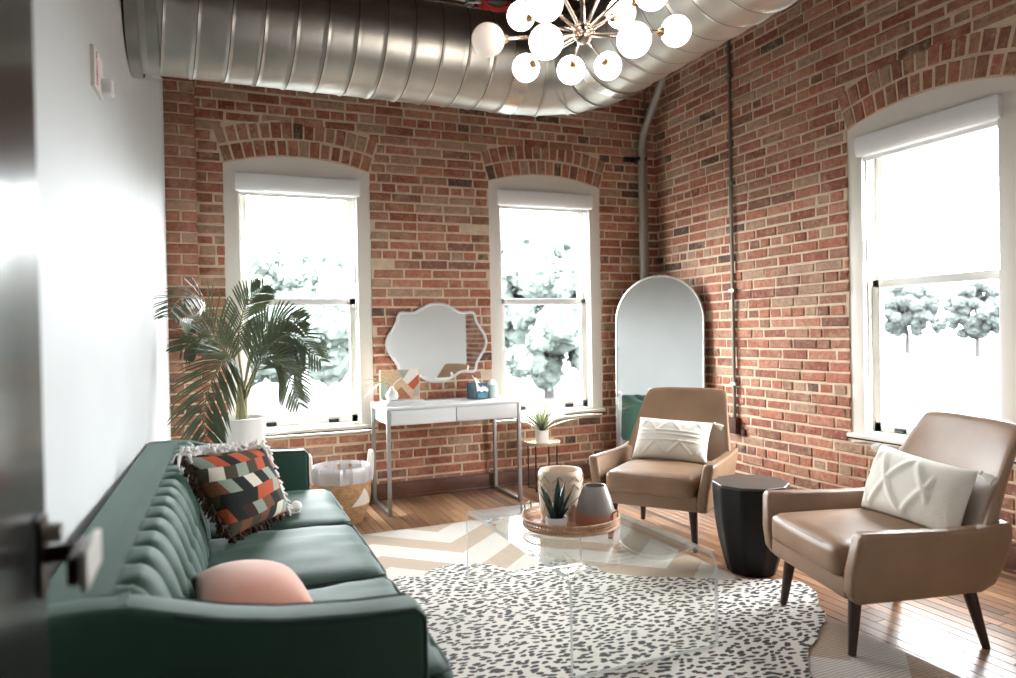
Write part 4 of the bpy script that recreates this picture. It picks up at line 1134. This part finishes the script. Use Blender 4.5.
shape([(.74, .99), (.98, .99), (.98, .84), (.68, .50), (.56, .66)], M['art_d'], 'painted_stripe')
shape([(.98, .82), (.98, .52), (.84, .30), (.69, .48)], M['art_c'], 'painted_stripe')
shape([(.40, .02), (.78, .02), (.52, .42), (.40, .26)], M['art_e'], 'painted_stripe')
shape([(.98, .46), (.98, .1), (.80, .1), (.86, .30)], M['art_a'], 'painted_stripe')
bv = thing('bud_vase', 'small round white bud vase with pale leaves on the white books', 'vase', (1.185, 4.90, BZ))
bm = BM(); lathe(bm, [(.022, 0), (.036, .006), (.044, .03), (.038, .055), (.018, .078), (.013, .092), (.015, .10), (.011, .099), (.009, .08)], n=32, cap1=False); obj('vase_body', bm, M['white_matte'], bv)
for (dx, dz) in ((-.14, .055), (-.12, -.02), (-.16, .02), (-.09, .06), (-.13, -.045), (.06, .05), (-.06, .075)):
    bm = BM(); P = bez([(0, 0, .09), (dx*.45, -.01, .125), (dx*1.05, -.02, .115+dz*.7), (dx*1.5, -.02, .09+dz*1.2)], 4); rows = []
    for i, p in enumerate(P):
        q = i/(len(P)-1); w_ = .001+.010*math.sin(PI*min(1, q*1.02))
        rows.append((bm.verts.new(p+Vector((0, -w_, w_*.4))), bm.verts.new(p), bm.verts.new(p+Vector((0, w_, w_*.4)))))
    for a, b in zip(rows, rows[1:]):
        for k in range(2): bm.faces.new((a[k], a[k+1], b[k+1], b[k]))
    obj('leaf', bm, M['leaf_lt'], bv, recalc=False)
tb = thing('tissue_box', 'dark teal tissue box with a white tissue pulled up on the desk', 'tissue box', (1.865, 5.04, DH), R(12))
bm = BM(); box(bm, (0, 0, .06), (.115, .115, .12), 0, .006); obj('carton', bm, M['teal'], tb)
bm = BM(); bx(bm, -.03, .052, -.0595, -.056, .006, .046, 0); obj('printed_band', bm, M['teal_lt'], tb, smooth=0)
bm = BM(); G = {}
for i in range(11):
    for j in range(9):
        u, v = i/10-.5, j/8; G[i, j] = bm.verts.new((u*.10*(1-.45*v)+.01-.035*v, -.066+.055*v*v+.012*math.sin(u*9+v*4)*v, .058+.125*v-.05*v*(u+.5)+.006*math.sin(u*14)))
for i in range(10):
    for j in range(8): bm.faces.new((G[i, j], G[i+1, j], G[i+1, j+1], G[i, j+1]))
o = obj('tissue', bm, M['tissue'], tb, recalc=False, smooth=80); s_ = o.modifiers.new('thickness', 'SOLIDIFY'); s_.thickness = .0015
cn = thing('ceramic_jar', 'pale sage jar with white cloth top beside the tissue box', 'jar', (1.992, 5.06, DH))
bm = BM(); lathe(bm, [(.036, 0), (.042, .004), (.043, .08), (.041, .098), (.037, .1), (.036, .08)], n=32, cap1=False); obj('jar_body', bm, M['pale_blue'], cn)
bm = BM(); lathe(bm, [(.038, .09), (.036, .108), (.026, .122), (.012, .135), (.003, .14)], n=24, cap0=True, mod=lambda a, z: 1+.12*math.sin(5*a+z*60)); obj('jar_top', bm, M['tissue'], cn)

# ------------------------------------------------------------------ small side table and its plant
stb = thing('tray_side_table', 'small round side table with black wire legs beside the desk', 'side table', (2.385, 5.02, 0))
bm = BM(); lathe(bm, [(.120, .348), (.138, .352), (.141, .376), (.136, .378), (.133, .36), (.0, .36)][:5]+[(.02, .36)], n=48); obj('tray_top', bm, M['tray_wood'], stb)
for s in (0, 1):
    bm = BM(); a = R(40+90*s); d = Vector((math.cos(a), math.sin(a), 0))*.122
    tube(bm, [d+Vector((0, 0, .35)), d+Vector((0, 0, .006)), -d+Vector((0, 0, .006)), -d+Vector((0, 0, .35))], .006, 8); obj('leg', bm, M['black'], stb)
pp2 = thing('potted_plant', 'small pale green leafy plant in a white pot on the small side table', 'plant', (2.38, 5.01, .361))
bm = BM(); lathe(bm, [(.044, 0), (.05, .004), (.053, .10), (.05, .102), (.047, .08)], n=32, cap1=False); obj('pot', bm, M['white_matte'], pp2)
bm = BM(); lathe(bm, [(.048, .085), (.02, .092), (.002, .093)], n=24, cap0=False); obj('soil', bm, M['soil'], pp2)
for i in range(64):
    bm = BM(); d = i*2.4; blade(bm, (.014*math.cos(d), .014*math.sin(d), .09), d, random.uniform(.17, .31), .0125, .2+.72*((i*7) % 11)/11, fold=.4, droop=.45)
    obj('leaf', bm, M['leaf_lt'] if i % 4 else M['leaf'], pp2, recalc=False)

# ------------------------------------------------------------------ mirrors
am = thing('arched_floor_mirror', 'tall arched floor mirror with thin pale frame leaning in the brick corner', 'mirror', (3.335, 4.845, 0), R(-51.3))
MW, MH = .36, 1.655; lean = R(3.0)
ML = Matrix.Rotation(-lean, 4, 'X')
def arch_outline(hw, h, n=24, z0=0): return [(-hw, z0), (hw, z0)]+[(hw*math.cos(PI*i/n), h-hw+hw*math.sin(PI*i/n)) for i in range(n+1)]
bm = BM(); prism(bm, arch_outline(MW-.008, MH-.008, 28, .012), -.004, .014, 0, 'y'); bm.transform(ML); obj('mirror_glass', bm, M['mirror'], am, smooth=0)
bm = BM(); prism(bm, arch_outline(MW-.004, MH-.004, 28, .006), .014, .022, 0, 'y'); bm.transform(ML); obj('backing_board', bm, M['black'], am, smooth=0)
bm = BM(); P = [(-MW, .0, .009), (MW, 0, .009)]+[(MW*math.cos(PI*i/28), 0, MH-MW+MW*math.sin(PI*i/28)) for i in range(29)]
tube(bm, P, .0095, 8, 0, False, True); bm.transform(ML); obj('mirror_frame', bm, M['silver_frame'], am)
wm = thing('wavy_wall_mirror', 'scalloped white framed mirror hung on the brick above the desk', 'mirror', (1.637, YB-.006, 1.152))
half = [(0, .295), (.06, .290), (.12, .262), (.17, .232), (.215, .226), (.285, .228), (.305, .20), (.313, .165), (.345, .11), (.38, .055), (.395, 0)]
q1 = [(a, b) for a, b in half]; q4 = [(a, -b) for a, b in half[::-1][1:]]; rt = q1+q4
out = rt+[(-a, b) for a, b in rt[::-1][1:-1]]
sm = [(p.x, p.y) for p in bez([(a, b, 0) for a, b in out+out[:1]], 5)[:-1]]
bm = BM(); prism(bm, [(a*.985, b*.972) for a, b in sm], -.018, -.002, 0, 'y'); obj('mirror_glass', bm, M['mirror'], wm, smooth=0)
bm = BM(); tube(bm, [(a, -.014, b) for a, b in sm], .0125, 8, 0, False, True); obj('mirror_frame', bm, M['white_lac'], wm)

# ------------------------------------------------------------------ chandelier
def depth_pt(px, py, z): return CO+ray(px, py)*(z/F_PX)
HUB = depth_pt(583, 34, 2.50)
ch = thing('sputnik_chandelier', 'brass sputnik chandelier with white glass globes hanging from the ceiling', 'chandelier', HUB)
bm = BM(); sphere(bm, (0, 0, 0), .034, 0, 24, 16); obj('hub', bm, M['nickel'], ch)
bm = BM(); tube(bm, [(0, 0, .02), (0, 0, ZTOP-HUB.z)], .008, 10); obj('stem', bm, M['nickel'], ch)
bm = BM(); lathe(bm, [(.065, 0), (.062, -.02), (.02, -.03)], (0, 0, ZTOP-HUB.z), 28); obj('ceiling_canopy', bm, M['nickel'], ch)
GL = [(488, 40, 16.5), (521, 16, 14), (545, 3, 18), (546, 42, 16.5), (526, 68, 13.5), (571, 70, 14), (608, 66, 13.5), (621, 13, 15), (634, 40, 16.5), (676, 31, 15), (652, -7, 16)]
LARM = .36
pos = []
for px, py, r in GL:
    d = ray(px, py)/F_PX; z0 = .0535*F_PX/r
    # nearest of the two points on the sphere of radius LARM about the hub
    A = d.dot(d); Bq = -2*d.dot(HUB-CO); Cq = (HUB-CO).dot(HUB-CO)-LARM**2; disc = Bq*Bq-4*A*Cq
    zs = [(-Bq-math.sqrt(disc))/(2*A), (-Bq+math.sqrt(disc))/(2*A)] if disc > 0 else [-Bq/(2*A)]
    z = .35*min(zs, key=lambda q: abs(q-z0))+.65*z0; pos.append(CO+d*z-HUB)
for v in ((.1, .2, .28), (-.22, -.05, .28), (.05, -.24, .27), (.26, -.02, .25)): pos.append(Vector(v).normalized()*LARM)
for i, p in enumerate(pos):
    d = p.normalized()
    bm = BM(); tube(bm, [d*.03, p-d*.055], .0055, 8); sphere(bm, d*.036, .010, 0, 10, 8); a = obj('arm', bm, M['nickel'], ch)
    bm = BM(); tube(bm, [p-d*.072, p-d*.056, p-d*.048], [.009, .017, .017], 12); obj('socket_cup', bm, M['brass'], a)
    bm = BM(); sphere(bm, p, .0535, 0, 28, 18); g = obj('globe', bm, M['globe_faint'] if i == 0 else M['globe'], ch)
    if i == 0: g['label'] = 'unlit frosted globe given a faint glow'
